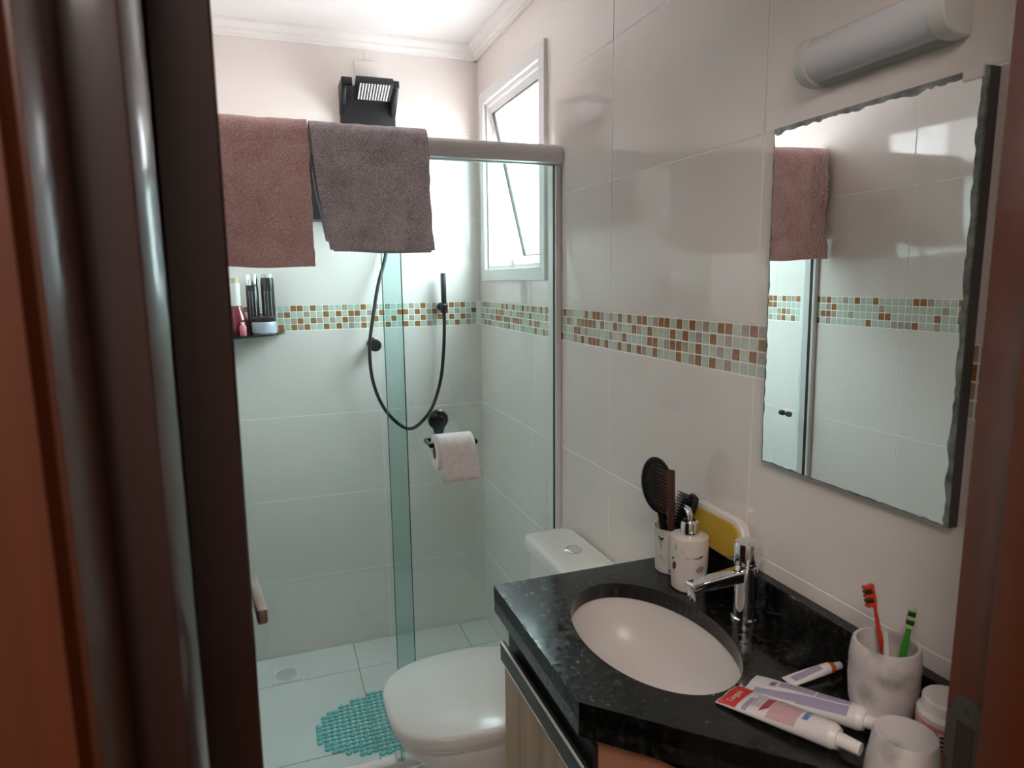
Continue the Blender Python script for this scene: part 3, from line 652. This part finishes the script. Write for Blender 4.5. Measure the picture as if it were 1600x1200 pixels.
bt = MB().lathe([(0.026, ZT-0.001), (0.026, ZT+0.003), (0.022, ZT+0.006), (0.012, ZT+0.007)], (-0.082, TY+0.01, 0), 32).build('flush_button', CHROME, tlo)

# ------------------------------------------------------------------ vanity
ZK = 0.884
CPOLY = [(-0.002, -1.458), (-0.437, -1.458), (-0.440, -1.858), (-0.218, -2.080), (-0.218, YD+0.003), (-0.002, YD+0.003)]
va_ = thing('vanity_cabinet', (-0.2, -1.8, 0), 'oak-fronted vanity cabinet under the black granite top', 'cabinet')
CB = [(-0.004, -1.470), (-0.402, -1.470), (-0.404, -1.852), (-0.200, -2.066), (-0.200, YD+0.004), (-0.004, YD+0.004)]
MB().prism(CB, 0.0, 0.70, 'z').build('carcass', PANELW, va_, smooth=0)
MB().prism([(-0.390, -1.49), (-0.404, -1.852), (-0.200, -2.066), (-0.200, YD+0.004), (-0.35, -1.85)], 0.70, ZK-0.057, 'z').build('upper_side_panel', PANELW, va_, smooth=0)
MB().box(-0.02, -0.39, -1.474, -1.470, 0.70, ZK-0.057).build('upper_end_panel', PANELW, va_, smooth=0)
dp = MB().box(-0.421, -0.4035, -1.472, -1.846, 0.06, 0.742).bevel(0.001, 1).build('door', OAK, va_)
hp = [(-0.4215, 0.735), (-0.4275, 0.735), (-0.4275, 0.770), (-0.4235, 0.776), (-0.4180, 0.776), (-0.4180, 0.772), (-0.4230, 0.768), (-0.4230, 0.744), (-0.3900, 0.744), (-0.3900, 0.790), (-0.4060, 0.790), (-0.4060, 0.787), (-0.3920, 0.787)]
hnd = MB()
hnd.box(-0.4300, -0.4215, -1.4735, -1.850, 0.7300, 0.7335)
hnd.box(-0.4300, -0.4270, -1.4735, -1.850, 0.7335, 0.768)
hnd.box(-0.4300, -0.4200, -1.4735, -1.850, 0.765, 0.769)
hb = hnd.build('handle_profile', pbr('dark_anodised_profile', (0.022, 0.027, 0.024), 0.40), dp, smooth=0)
MB().box(-0.4306, -0.4286, -1.474, -1.8505, 0.7295, 0.7325).build('lower_lip', CHROME, dp, smooth=0)
MB().box(-0.4306, -0.4268, -1.474, -1.8505, 0.7675, 0.7698).build('upper_lip', SATALU, dp, smooth=0)
MB().box(-0.412, -0.404, -1.474, -1.850, 0.742, 0.800).build('channel', BLACKM, va_, smooth=0)
# granite top with oval cut-out
EC, EA, EB = (-0.238, -1.722), 0.124, 0.190
NE = 72
ell = [(EC[0]+EA*math.cos(2*PI*i/NE), EC[1]+EB*math.sin(2*PI*i/NE)) for i in range(NE)]
ct = thing('granite_counter', (-0.2, -1.8, ZK), 'black granite vanity top with a cut corner and oval cut-out', 'countertop')
bm = bmesh.new(); rings = {}
for z in (ZK, ZK-0.030):
    loops = []
    for poly in (CPOLY, ell):
        vs = [bm.verts.new((p[0], p[1], z)) for p in poly]; loops.append(vs)
    es = [bm.edges.new((vs[i], vs[(i+1) % len(vs)])) for vs in loops for i in range(len(vs))]
    bmesh.ops.triangle_fill(bm, use_beauty=True, use_dissolve=False, edges=es)
    rings[z] = loops
for a, b in zip(rings[ZK], rings[ZK-0.030]):
    for i in range(len(a)):
        j = (i+1) % len(a); bm.faces.new((a[i], a[j], b[j], b[i]))
bmesh.ops.recalc_face_normals(bm, faces=bm.faces)
me = bpy.data.meshes.new('slab')
for v in bm.verts: v.co -= OFF[ct.name]
bm.to_mesh(me); bm.free(); me.materials.append(GRAN)
so = bpy.data.objects.new('slab', me); C.objects.link(so); so.parent = ct; OFF[so.name] = OFF[ct.name]
def apron(p, q, tk_=0.018):
    a, b = Vector(p), Vector(q); d = (b-a).normalized(); nrm = Vector((-d.y, d.x))
    if nrm.dot(Vector((-0.15, -1.8))-a) < 0: nrm = -nrm
    return MB().prism([a, b, b+nrm*tk_, a+nrm*tk_], ZK-0.056, ZK-0.0005, 'z').bevel(0.0012, 1)
for i in range(4): apron(Vector(CPOLY[i])+Vector((0, 0)), CPOLY[i+1]).build('apron', GRAN, ct)
MB().box(-0.022, -0.001, -1.470, YD+0.004, ZK-0.001, 0.953).bevel(0.0012, 1).build('backsplash', GRAN, ct)
# basin
ba = thing('wash_basin', (EC[0], EC[1], 0.72), 'white oval undermount basin set in the granite top', 'basin')
brs = []
for s_, z in ((1.10, -0.0305), (1.10, -0.040), (1.015, -0.042), (0.99, -0.050), (0.95, -0.075), (0.86, -0.105), (0.68, -0.130), (0.42, -0.145), (0.14, -0.150)):
    brs.append([(EC[0]+EA*s_*math.cos(2*PI*i/64), EC[1]+EB*s_*math.sin(2*PI*i/64), ZK+z) for i in range(64)])
inner = brs[2:]
m_ = MB(); top = [[(EC[0]+EA*s_*math.cos(2*PI*i/64), EC[1]+EB*s_*math.sin(2*PI*i/64), ZK-0.0305) for i in range(64)] for s_ in (1.10, 1.02)]
outer = [[(EC[0]+(EA*s_+0.01)*math.cos(2*PI*i/64), EC[1]+(EB*s_+0.01)*math.sin(2*PI*i/64), ZK+z-0.010) for i in range(64)] for s_, z in ((0.2, -0.155), (0.7, -0.135), (0.95, -0.08), (1.04, -0.045))]
m_.loft(outer+[top[0], top[1]]+inner, True, True).build('bowl', BOWLP, ba, smooth=60)
MB().lathe([(0.020, 0), (0.022, 0.002), (0.016, 0.003)], (EC[0], EC[1], ZK-0.150), 24).build('drain', CHROME, ba)
# faucet
FX, FY = -0.057, -1.745
fa = thing('faucet', (FX, FY, ZK), 'chrome push-top basin faucet on the granite top', 'faucet')
MB().lathe([(0.024, 0), (0.024, 0.004), (0.0205, 0.006), (0.0195, 0.060), (0.0195, 0.095), (0.0205, 0.100)], (FX, FY, ZK), 32).build('body', CHROME, fa)
MB().lathe([(0.0185, 0.100), (0.0185, 0.104), (0.0225, 0.105), (0.0230, 0.108), (0.0230, 0.140), (0.0215, 0.1435), (0.010, 0.1445)], (FX, FY, ZK), 32).build('push_cap', CHROME, fa)
spm = MB()
sec = lambda x, z, hw, hh, ax: [(x+(-hh*ax*s2), FY+hw*s1, z+hh*s2) for s1, s2 in ((-1, -1), (1, -1), (1, 1), (-1, 1))]
spm.loft([[(FX, FY+s1*0.013, ZK+0.086+s2*0.0125) for s1, s2 in ((-1, -1), (1, -1), (1, 1), (-1, 1))],
          [(FX-0.098, FY+s1*0.0125, ZK+0.0795+s2*0.0095) for s1, s2 in ((-1, -1), (1, -1), (1, 1), (-1, 1))],
          [(FX-0.121+(0.0 if s2 > 0 else 0.006), FY+s1*0.0125, ZK+(0.086 if s2 > 0 else 0.056)) for s1, s2 in ((-1, -1), (1, -1), (1, 1), (-1, 1))]])
spm.bevel(0.004, 3).build('spout', CHROME, fa)
MB().tube([(FX-0.106, FY, ZK+0.072), (FX-0.109, FY, ZK+0.055)], 0.0095, 16).build('aerator', CHROME, fa)

# ------------------------------------------------------------------ things on the vanity top
BX, BY = -0.066, -1.520
cu = thing('brush_cup', (BX, BY, ZK), 'floral ceramic cup holding the hairbrushes and comb', 'cup')
MB().lathe([(0.029, 0), (0.031, 0.002), (0.034, 0.085), (0.0365, 0.096), (0.0345, 0.096), (0.032, 0.084), (0.029, 0.006), (0.002, 0.005)], (BX, BY, ZK), 36).build('body', CUPM, cu)
def leafp(t, x, y, r, ang, z, rw, rz, mat, rot=0.0):
    m = MB(); n = 14; vs = []
    for i in range(n):
        a = 2*PI*i/n; u, v = rw*math.cos(a), rz*math.sin(a); u, v = u*math.cos(rot)-v*math.sin(rot), u*math.sin(rot)+v*math.cos(rot)
        rr = r(z+v-ZK) if callable(r) else r
        for d in (0.0004,): vs.append((x+(rr+d)*math.cos(ang+u/rr), y+(rr+d)*math.sin(ang+u/rr), z+v))
    m.add(vs, [tuple(range(n))]); m.build('print', mat, t, smooth=0)
cr = lambda h: 0.031+0.003*(h/0.085)
ca = math.atan2(CAM.y-BY, CAM.x-BX)
for da, h, rw, rz, mt_, ro_ in ((-0.55, 0.076, 0.006, 0.0022, INK, 0.4), (-0.72, 0.078, 0.004, 0.002, INK, -0.6), (-0.55, 0.072, 0.003, 0.0022, OLIVE, 0), (-0.60, 0.060, 0.0008, 0.009, INK, 0.2), (0.42, 0.066, 0.008, 0.003, GREENP, 0.5), (0.62, 0.058, 0.009, 0.004, GREENP, -0.5), (0.45, 0.046, 0.009, 0.003, GREENP, 0.3), (0.62, 0.036, 0.008, 0.003, GREENP, -0.4), (0.45, 0.026, 0.006, 0.003, GREENP, 0.4), (0.0, 0.030, 0.016, 0.005, pbr('sage_print', (0.42, 0.47, 0.38), 0.4), 0), (-0.2, 0.008, 0.020, 0.004, PURP, 0)):
    leafp(cu, BX, BY, cr, ca+da, ZK+h, rw, rz, mt_, ro_)
# oval hairbrush: paddle facing the cameraish, handle in the cup
ob = thing('hairbrush', (BX, BY, ZK+0.01), 'black oval paddle hairbrush standing in the floral cup', 'hairbrush')
Vd = Vector((CAM.x-BX, CAM.y-BY, 0)).normalized(); Vs = Vector((-Vd.y, Vd.x, 0))   # toward camera / to the right seen from camera
if Vs.dot(rt) < 0: Vs = -Vs
def bill(m, o, ex, ey, ez): return m.xf(Matrix(((ex.x, ey.x, ez.x, o[0]), (ex.y, ey.y, ez.y, o[1]), (ex.z, ey.z, ez.z, o[2]), (0, 0, 0, 1))))
def tilted(axis_side, lean, swing=0.0):
    """local frame: ey along handle (up), ez towards camera turned by swing"""
    ez = (Vd*math.cos(swing)+Vs*math.sin(swing)).normalized(); sx = Vs*math.cos(swing)-Vd*math.sin(swing)
    ey = (Vector((0, 0, 1))+axis_side*lean).normalized(); ex = ey.cross(ez).normalized(); ez = ex.cross(ey).normalized(); return ex, ey, ez
ex_, ey_, ez_ = tilted(-Vs*0.18-Vd*0.10, 1.0, 0.35)
n = 40
oval = lambda a, b, cz, z: [(a*math.cos(2*PI*i/n), cz+b*math.sin(2*PI*i/n)*(1.0), z) for i in range(n)]
orig = (BX+0.004, BY+0.008, ZK+0.012)
bill(MB().loft([oval(0.030, 0.056, 0.165, -0.008), oval(0.0335, 0.060, 0.165, -0.004), oval(0.0335, 0.060, 0.165, 0.004), oval(0.029, 0.055, 0.165, 0.008)]), orig, ex_, ey_, ez_).build('head', BLACK, ob)
bill(MB().loft([oval(0.026, 0.050, 0.165, 0.0075), oval(0.024, 0.048, 0.165, 0.0105)]), orig, ex_, ey_, ez_).build('cushion', pbr('rubber_cushion', (0.012, 0.012, 0.012), 0.7), ob)
bill(MB().tube([(0, 0.0, 0), (0, 0.06, 0), (0, 0.112, 0)], [0.008, 0.009, 0.010], 12), orig, ex_, ey_, ez_).build('handle', BLACK, ob)
pins = MB()
for i in range(-4, 5):
    for j in range(-7, 8):
        if (i*0.0055/0.023)**2+(j*0.0065/0.046)**2 < 1: pins.tube([(i*0.0055, 0.165+j*0.0065, 0.010), (i*0.0055, 0.165+j*0.0065, 0.020)], 0.0007, 5)
bill(pins, orig, ex_, ey_, ez_); po = pins.build('bristles', BLACK, ob); po['kind'] = 'stuff'
# wooden comb
co = thing('comb', (BX, BY, ZK+0.01), 'dark wooden comb standing upright in the floral cup', 'comb')
ex_, ey_, ez_ = tilted(Vd*0.08-Vs*0.02, 1.0, -0.45)
orig = Vector((BX, BY, ZK+0.008))+Vd*0.016-Vs*0.003
bill(MB().box(-0.002, 0.013, 0.0, 0.218, -0.004, 0.004).bevel(0.002, 2), orig, ex_, ey_, ez_).build('spine', COMBW, co)
for k in range(13):
    bill(MB().add([(-0.002, 0.118+k*0.0075, -0.002), (-0.002, 0.1225+k*0.0075, -0.002), (-0.026, 0.1265+k*0.0075, -0.0006), (-0.026, 0.1245+k*0.0075, -0.0006), (-0.002, 0.118+k*0.0075, 0.002), (-0.002, 0.1225+k*0.0075, 0.002), (-0.026, 0.1265+k*0.0075, 0.0006), (-0.026, 0.1245+k*0.0075, 0.0006)],
         [(0, 1, 2, 3), (7, 6, 5, 4), (0, 4, 5, 1), (1, 5, 6, 2), (2, 6, 7, 3), (3, 7, 4, 0)]), orig, ex_, ey_, ez_).build('tooth', COMBW, co, smooth=0)
# small vented brush
vb = thing('hairbrush', (BX, BY, ZK+0.01), 'small black vented hairbrush leaning right in the floral cup', 'hairbrush')
ex_, ey_, ez_ = tilted(Vs*0.34+Vd*0.05, 1.0, -1.25)
orig = Vector((BX, BY, ZK+0.010))-Vs*0.006
bill(MB().loft([[(a*0.016*wd, y, 0.006*b+zz) for a, b in ((-1, -1), (1, -1), (1, 1), (-1, 1))] for y, wd, zz in ((0.0, 0.5, 0), (0.075, 0.55, 0), (0.09, 1.0, 0), (0.150, 1.1, 0.001), (0.165, 0.7, 0.001))]).bevel(0.003, 2), orig, ex_, ey_, ez_).build('body', BLACK, vb)
vp = MB()
for i in range(-2, 3):
    for j in range(12):
        y = 0.085+j*0.0066; vp.tube([(i*0.0058, y, 0.005), (i*0.0075, y+0.002, 0.030)], 0.0010, 5); vp.lathe([(0.0008, -0.0014), (0.0017, 0), (0.0008, 0.0014)], (i*0.0075, y+0.002, 0.030), 6)
bill(vp, orig, ex_, ey_, ez_); o_ = vp.build('bristles', BLACK, vb); o_['kind'] = 'stuff'
# soap dispenser
DX, DY = -0.078, -1.603
sdp = thing('soap_dispenser', (DX, DY, ZK), 'cream ceramic soap dispenser with chrome pump beside the faucet', 'soap dispenser')
MB().lathe([(0.030, 0), (0.033, 0.003), (0.0365, 0.055), (0.037, 0.100), (0.036, 0.107), (0.030, 0.109), (0.012, 0.110)], (DX, DY, ZK), 40).build('body', DISPM, sdp)
MB().lathe([(0.0180, 0.108), (0.0180, 0.110), (0.0180, 0.132), (0.0165, 0.1355), (0.007, 0.137)], (DX, DY, ZK), 28).build('collar', CHROME, sdp)
MB().tube([(DX, DY, ZK+0.138), (DX, DY, ZK+0.146), (DX+0.004, DY+0.012, ZK+0.153), (DX+0.010, DY+0.036, ZK+0.152)], [0.0045, 0.0055, 0.0065, 0.0055], 12).build('pump', CHROME, sdp)
ca = math.atan2(CAM.y-DY, CAM.x-DX); dr_ = lambda h: 0.033+0.0035*min(1, h/0.055)+0.0003
for da, h, rw, rz, mt_, ro_ in ((0.25, 0.073, 0.016, 0.0009, INK, 0.03), (0.62, 0.075, 0.006, 0.0018, INK, 0.35), (-0.85, 0.052, 0.005, 0.009, PLUM, -0.3), (-0.95, 0.066, 0.003, 0.003, INK, 0), (0.62, 0.050, 0.009, 0.007, pbr('grey_bird_print', (0.34, 0.30, 0.29), 0.4), 0.3), (-0.75, 0.090, 0.004, 0.007, pbr('pale_leaf_print', (0.50, 0.52, 0.40), 0.4), 0.2), (0.0, 0.006, 0.026, 0.004, pbr('mauve_print', (0.55, 0.44, 0.46), 0.4), 0)):
    leafp(sdp, DX, DY, dr_, ca+da, ZK+h, rw, rz, mt_, ro_)
# soap dish leaning on the backsplash, yellow sponge face
sg = thing('sponge_dish', (-0.035, -1.60, ZK), 'white oval dish with yellow pad leaning against the wall', 'dish')
tiltm = Matrix.Translation((-0.048, 0, ZK+0.066)) @ Matrix.Rotation(math.radians(11), 4, 'Y') @ Matrix.Translation((0, 0, 0))
def stad(y0_, y1_, h0, h1, r, x):
    return [(x, p[0], p[1]) for p in [(q[0], q[1]) for q in rrect(y0_, y1_, h0, h1, r, 0)]]
MB().loft([stad(-1.695, -1.525, 0.004, 0.080, 0.034, -0.004), stad(-1.698, -1.522, 0.001, 0.083, 0.037, 0.0), stad(-1.698, -1.522, 0.001, 0.083, 0.037, 0.012), stad(-1.690, -1.530, 0.008, 0.076, 0.034, 0.018)]).xf(Matrix.Translation((-0.0285, 0, ZK+0.0715)) @ Matrix.Rotation(math.radians(6), 4, 'Y')).build('dish', WPLA, sg)
MB().loft([stad(-1.690, -1.530, 0.005, 0.072, 0.031, -0.004), stad(-1.688, -1.532, 0.007, 0.070, 0.029, -0.008)]).xf(Matrix.Translation((-0.0285, 0, ZK+0.0715)) @ Matrix.Rotation(math.radians(6), 4, 'Y')).build('pad', YELL, sg)

# toothbrush holder
HX, HY = -0.067, -2.040
th_ = thing('toothbrush_holder', (HX, HY, ZK), 'grey marbled toothbrush holder with two toothbrushes by the wall', 'toothbrush holder')
sc_ = (1.0, 1.0)
hp_ = [(0.034, 0), (0.037, 0.003), (0.0440, 0.030), (0.0465, 0.060), (0.0462, 0.083), (0.0470, 0.085), (0.0445, 0.108), (0.0425, 0.114), (0.0385, 0.114), (0.0385, 0.100), (0.036, 0.020), (0.004, 0.018)]
MB().lathe([(r*0.95, z) for r, z in hp_], (HX, HY, ZK), 44).build('body', MARB, th_, smooth=40)
dv = math.radians(42)
MB().box(-0.036, 0.036, -0.0028, 0.0028, 0.02, 0.1125).xf(Matrix.Translation((HX, HY, ZK)) @ Matrix.Rotation(dv, 4, 'Z')).build('divider', MARB, th_)
def brush(name, root, tip, fc, bc, lab, dark, bl=0.012):
    root, tip = Vector(root), Vector(tip); t = thing(name, root, lab, 'toothbrush')
    ax = (tip-root).normalized(); L = (tip-root).length
    side = ax.cross(Vector(fc)).normalized(); f = side.cross(ax).normalized()
    if f.dot(Vector(fc)) < 0: f = -f
    MB().tube([root+ax*L*k for k in (0, .3, .6, .78, .86, 1.0)], [0.0045, 0.005, 0.004, 0.003, 0.0052, 0.0048], 12, upv=f, flat=0.7).build('handle', bc[0], t)
    for k in range(5):
        p = root+ax*(L*0.83+k*0.0062)
        MB().box(-0.0045, 0.0045, -0.0025, 0.0025, 0, bl).xf(Matrix(((side.x, ax.x, f.x, p.x), (side.y, ax.y, f.y, p.y), (side.z, ax.z, f.z, p.z), (0, 0, 0, 1)))).bevel(0.001, 1).build('bristle_tuft', dark if k in (1, 3) else bc[1], t)
brush('toothbrush', (HX+0.014, HY-0.004, ZK+0.022), (HX+0.004, HY+0.034, ZK+0.182), -rt, (REDT, REDT), 'red toothbrush leaning out of the marbled holder', INK)
brush('toothbrush', (HX+0.016, HY-0.004, ZK+0.022), (HX+0.024, HY-0.016, ZK+0.165), Vector((CAM.x-HX, CAM.y-HY, 0)), (GRNT, LGRN), 'green toothbrush standing in the marbled holder', INK, 0.006)
# tumbler turned over
TX, TYY = -0.142, -2.137
tu = thing('tumbler', (TX, TYY, ZK), 'grey marbled tumbler upside down at the counter edge', 'tumbler')
MB().lathe([(0.0400, 0), (0.0420, 0.002), (0.0420, 0.010), (0.0350, 0.0625), (0.0340, 0.0645), (0.0325, 0.0648), (0.031, 0.0642), (0.010, 0.0635)], (TX, TYY, ZK), 44).build('body', MARB, tu, smooth=50)
# pink jar
JX, JY = -0.062, -2.128
ja = thing('cream_jar', (JX, JY, ZK), 'white-lidded pink cream jar half hidden by the jamb', 'jar')
MB().lathe([(0.030, 0), (0.033, 0.003), (0.033, 0.018)], (JX, JY, ZK), 36).build('base', WPLA, ja)
MB().lathe([(0.0335, 0.018), (0.0335, 0.060)], (JX, JY, ZK), 36).build('label', PINKJ, ja)
MB().lathe([(0.033, 0.060), (0.0335, 0.066), (0.031, 0.070), (0.029, 0.071), (0.0285, 0.084), (0.026, 0.087)], (JX, JY, ZK), 36).build('lid', WPLA, ja)
ca = math.atan2(CAM.y-JY, CAM.x-JX)
cpatch(MB(), JX, JY, 0.0340, ca-0.20, ca+0.16, ZK+0.029, ZK+0.054).build('barcode_field', WPLA, ja)
for k in range(4): cpatch(MB(), JX, JY, 0.0343, ca-0.14, ca+0.12, ZK+0.0315+k*0.0056, ZK+0.0350+k*0.0056).build('barcode_bar', INK, ja)

# toothpaste tubes: flat crimped tail swelling to a round shoulder
def paste(name, tail, head, wd, rad, lab, cap, mats, prints=(), ring=None, capr=0.55, capl=0.18, texts=()):
    tail, head = Vector(tail), Vector(head); t = thing(name, (tail+head)/2, lab, 'toothpaste'); OFF[t.name].z = t.location.z = ZK
    ax = (head-tail); L = ax.length; ax.normalize(); sd_ = Vector((-ax.y, ax.x, 0))
    ns = 28
    def surf(u, a):
        hw = wd*(1-u**2)+rad*u**2; hh = 0.0012+(rad-0.0012)*(u**0.8)
        ctr = tail+ax*L*u; zc_ = ZK+0.0008+max(hh, 0.0016)
        dent = 0.0012*noise.noise(Vector((u*5, math.cos(a)*2, wd*100)))*(1-u)*2
        ca_, sa_ = math.cos(a), math.sin(a); ee = 1.0-0.25*(1-u)
        return Vector((ctr.x+sd_.x*hw*ca_, ctr.y+sd_.y*hw*ca_, zc_+(hh+dent)*math.copysign(abs(sa_)**ee, sa_)))
    rings = [[surf(k/18, 2*PI*i/ns) for i in range(ns)] for k in range(19)]
    MB().loft(rings).build('tube', mats, t, smooth=60)
    hc = Vector((head.x, head.y, ZK+0.0008+rad))
    def cr_(d, r): return [hc+ax*d+sd_*(r*math.cos(2*PI*i/ns))+Vector((0, 0, r*math.sin(2*PI*i/ns))) for i in range(ns)]
    MB().loft([cr_(0.0, rad), cr_(0.004, rad*0.98), cr_(0.010, rad*0.80)]).build('shoulder', ring or WPLA, t, smooth=50)
    MB().loft([cr_(0.010, rad*capr), cr_(0.010+L*capl, rad*capr*0.88)]).build('cap', cap, t, smooth=50)
    def lay(u, v, lift=0.0005):
        """u along, v across (-1..1 of the half girth, + towards camera left) on the upper skin"""
        a = PI/2-v*1.35
        p = surf(u, a); return p+Vector((0, 0, lift))+sd_*(0.0003*math.cos(a))
    for nm, poly, m in prints:
        mb = MB(); (u0, u1, va0, va1, vb0, vb1) = poly; k1, k2 = 10, 10
        vs = [lay(u0+(u1-u0)*i/k1, (va0+(vb0-va0)*i/k1)+((va1-va0)+((vb1-vb0)-(va1-va0))*i/k1)*j/k2) for i in range(k1+1) for j in range(k2+1)]
        mb.add(vs, [(i*(k2+1)+j, i*(k2+1)+j+1, (i+1)*(k2+1)+j+1, (i+1)*(k2+1)+j) for i in range(k1) for j in range(k2)]); mb.build(nm, m, t, smooth=60)
    for txt, u0, v0, su, mat, dirn in texts:
        cu_ = bpy.data.curves.new('lettering', 'FONT'); cu_.body = txt; cu_.size = 1.0; cu_.resolution_u = 2
        tmp = bpy.data.objects.new('tmp', cu_); C.objects.link(tmp)
        dg = bpy.context.evaluated_depsgraph_get(); me_ = bpy.data.meshes.new_from_object(tmp.evaluated_get(dg)); bpy.data.objects.remove(tmp)
        me_.name = 'lettering'
        for v in me_.vertices:
            x, y = v.co.x*su, v.co.y*su
            if dirn == 'across': uu, vv = u0+(-y)/L, v0+x/(wd*1.5)      # reads across the tube
            else: uu, vv = u0+x/L, v0+y/(wd*1.5)
            v.co = lay(min(max(uu, 0.0), 1.0), max(-1, min(1, vv)), 0.0009)-OFF[t.name]
        me_.materials.append(mat); o = bpy.data.objects.new('lettering', me_); C.objects.link(o); o.parent = t; OFF[o.name] = OFF[t.name]
    return t
paste('toothpaste_tube', (-0.232, -1.921, ZK), (-0.176, -2.060, ZK), 0.029, 0.0170, 'red-tailed toothpaste tube lying nearest the counter edge', WPLA, TUBEW,
      prints=(('red_panel', (0.01, 0.20, -0.98, 0.98, -0.98, 0.98), RED), ('swoosh', (0.40, 0.47, -0.6, 0.30, -0.3, 0.5), MAG), ('grey_swoosh', (0.25, 0.30, -0.9, 0.1, -0.9, 0.1), LILAC), ('pink_field', (0.48, 0.74, -0.95, 0.85, -0.95, 0.95), PINKP), ('blue_strip', (0.77, 0.82, -0.35, 0.75, -0.35, 0.75), BLUEP)),
      texts=(('Colgate', 0.14, -0.62, 0.0135, TUBEW, 'across'), ('SENSITIVE', 0.34, -0.40, 0.0070, LILAC2, 'across'), ('PRO-ALIVIO', 0.385, -0.40, 0.0060, LILAC2, 'across'), ('NEO', 0.815, -0.05, 0.0060, TUBEW, 'across')))
paste('toothpaste_tube', (-0.183, -1.912, ZK), (-0.115, -2.045, ZK), 0.028, 0.0165, 'lilac and white toothpaste tube lying behind the red-tailed one', WPLA, TUBEW,
      prints=(('lilac_stripe', (0.10, 0.50, -0.75, -0.30, -0.75, -0.20), LILAC), ('lilac_block', (0.28, 0.62, 0.05, 0.45, -0.05, 0.45), LILAC), ('lilac_field', (0.64, 0.94, -0.10, 0.45, -0.10, 0.45), LILAC), ('lilac_side', (0.50, 0.94, -0.85, -0.20, -0.85, -0.20), LILAC), ('violet_mark', (0.19, 0.25, 0.0, 0.4, 0.0, 0.4), LILAC2)))
paste('toothpaste_tube', (-0.128, -1.930, ZK), (-0.052, -1.932, ZK), 0.0125, 0.0085, 'small white travel tube with an orange ring', WPLA, TUBEW,
      prints=(('lilac_text_block', (0.12, 0.80, -0.45, 0.30, -0.45, 0.30), LILAC),), ring=ORNG, capr=0.75, capl=0.18)

# ------------------------------------------------------------------ mirror and lamp
tl_ = 0.009
mx_ = lambda z: -0.0190-tl_*(z-1.445)
MY0, MY1, MZ0, MZ1 = -2.074, -1.722, 1.165, 1.731
mi = thing('wall_mirror', (-0.01, (MY0+MY1)/2, MZ0), 'frameless wall mirror with tarnished edges above the vanity', 'mirror')
mb = MB(); mb.add([(mx_(z), y, z) for z in (MZ0, MZ1) for y in (MY0, MY1)]+[(-0.0005, y, z) for z in (MZ0, MZ1) for y in (MY0, MY1)], [(0, 1, 3, 2), (4, 6, 7, 5), (0, 2, 6, 4), (1, 5, 7, 3), (0, 4, 5, 1), (2, 3, 7, 6)])
mb.build('backing', [MEDGE], mi, smooth=0)
MB().box(-0.0165, -0.0006, MY0-0.0008, MY0, MZ0, MZ1).build('side_face', MSIDE, mi, smooth=0)
out = []
random.seed(11)
def wob(s, base, amp): return base+amp*abs(noise.noise(Vector((s*22, base*300, 0.5))))+0.4*amp*abs(noise.noise(Vector((s*80, base*300, 2.5))))
NP = 60
for i in range(NP+1):
    u = i/NP; y = MY0+(MY1-MY0)*u; out.append((min(max(y, MY0+0.006), MY1-0.003), MZ0+wob(u, 0.0022, 0.003)))
for i in range(1, NP+1):
    u = i/NP; z = MZ0+(MZ1-MZ0)*u; out.append((MY1-wob(u+3, 0.0015, 0.006), min(z, MZ1-0.008)))
for i in range(1, NP+1):
    u = 1-i/NP; y = MY0+(MY1-MY0)*u; out.append((max(y, MY0+0.006), MZ1-wob(u+6, 0.006, 0.007)))
for i in range(1, NP):
    u = 1-i/NP; z = MZ0+(MZ1-MZ0)*u; out.append((MY0+wob(u+9, 0.005, 0.006), z))
sv = MB(); sv.add([(mx_(z)-0.0004, y, z) for y, z in out], [tuple(range(len(out)))])
sv.build('silvering', MIRR, mi, smooth=0)
MB().box(mx_(MZ1)-0.003, 0.0, MY0+0.003, MY0+0.028, MZ1-0.012, MZ1+0.002).build('clip', WPLA, mi, smooth=0)
la = thing('wall_lamp', (-0.02, -1.91, 1.781), 'half-round grey wall lamp above the mirror', 'lamp')
def lprof(d, zl, zh, n=16):
    zc_ = (zl+zh)/2; hh = (zh-zl)/2
    return [(-0.001, zh), (-0.001, zl)]+[(-0.012-(d-0.012)*math.cos(a)**0.8, zc_+hh*math.sin(a)) for a in [-PI/2+PI*i/n for i in range(n+1)]]
MB().prism(lprof(0.049, 1.780, 1.846), -2.012, -1.808, 'y').build('diffuser', DIFF, la, smooth=30)
for a, b in ((-2.034, -2.010), (-1.810, -1.788)): MB().prism(lprof(0.052, 1.777, 1.849), a, b, 'y').bevel(0.002, 1, 60).build('end_cap', LCAP, la, smooth=30)
MB().prism([(-0.001, 1.776), (-0.014, 1.776), (-0.028, 1.786), (-0.001, 1.786)], -2.012, -1.808, 'y').build('base_rail', pbr('lamp_base', (0.40, 0.42, 0.41), 0.4), la, smooth=0)
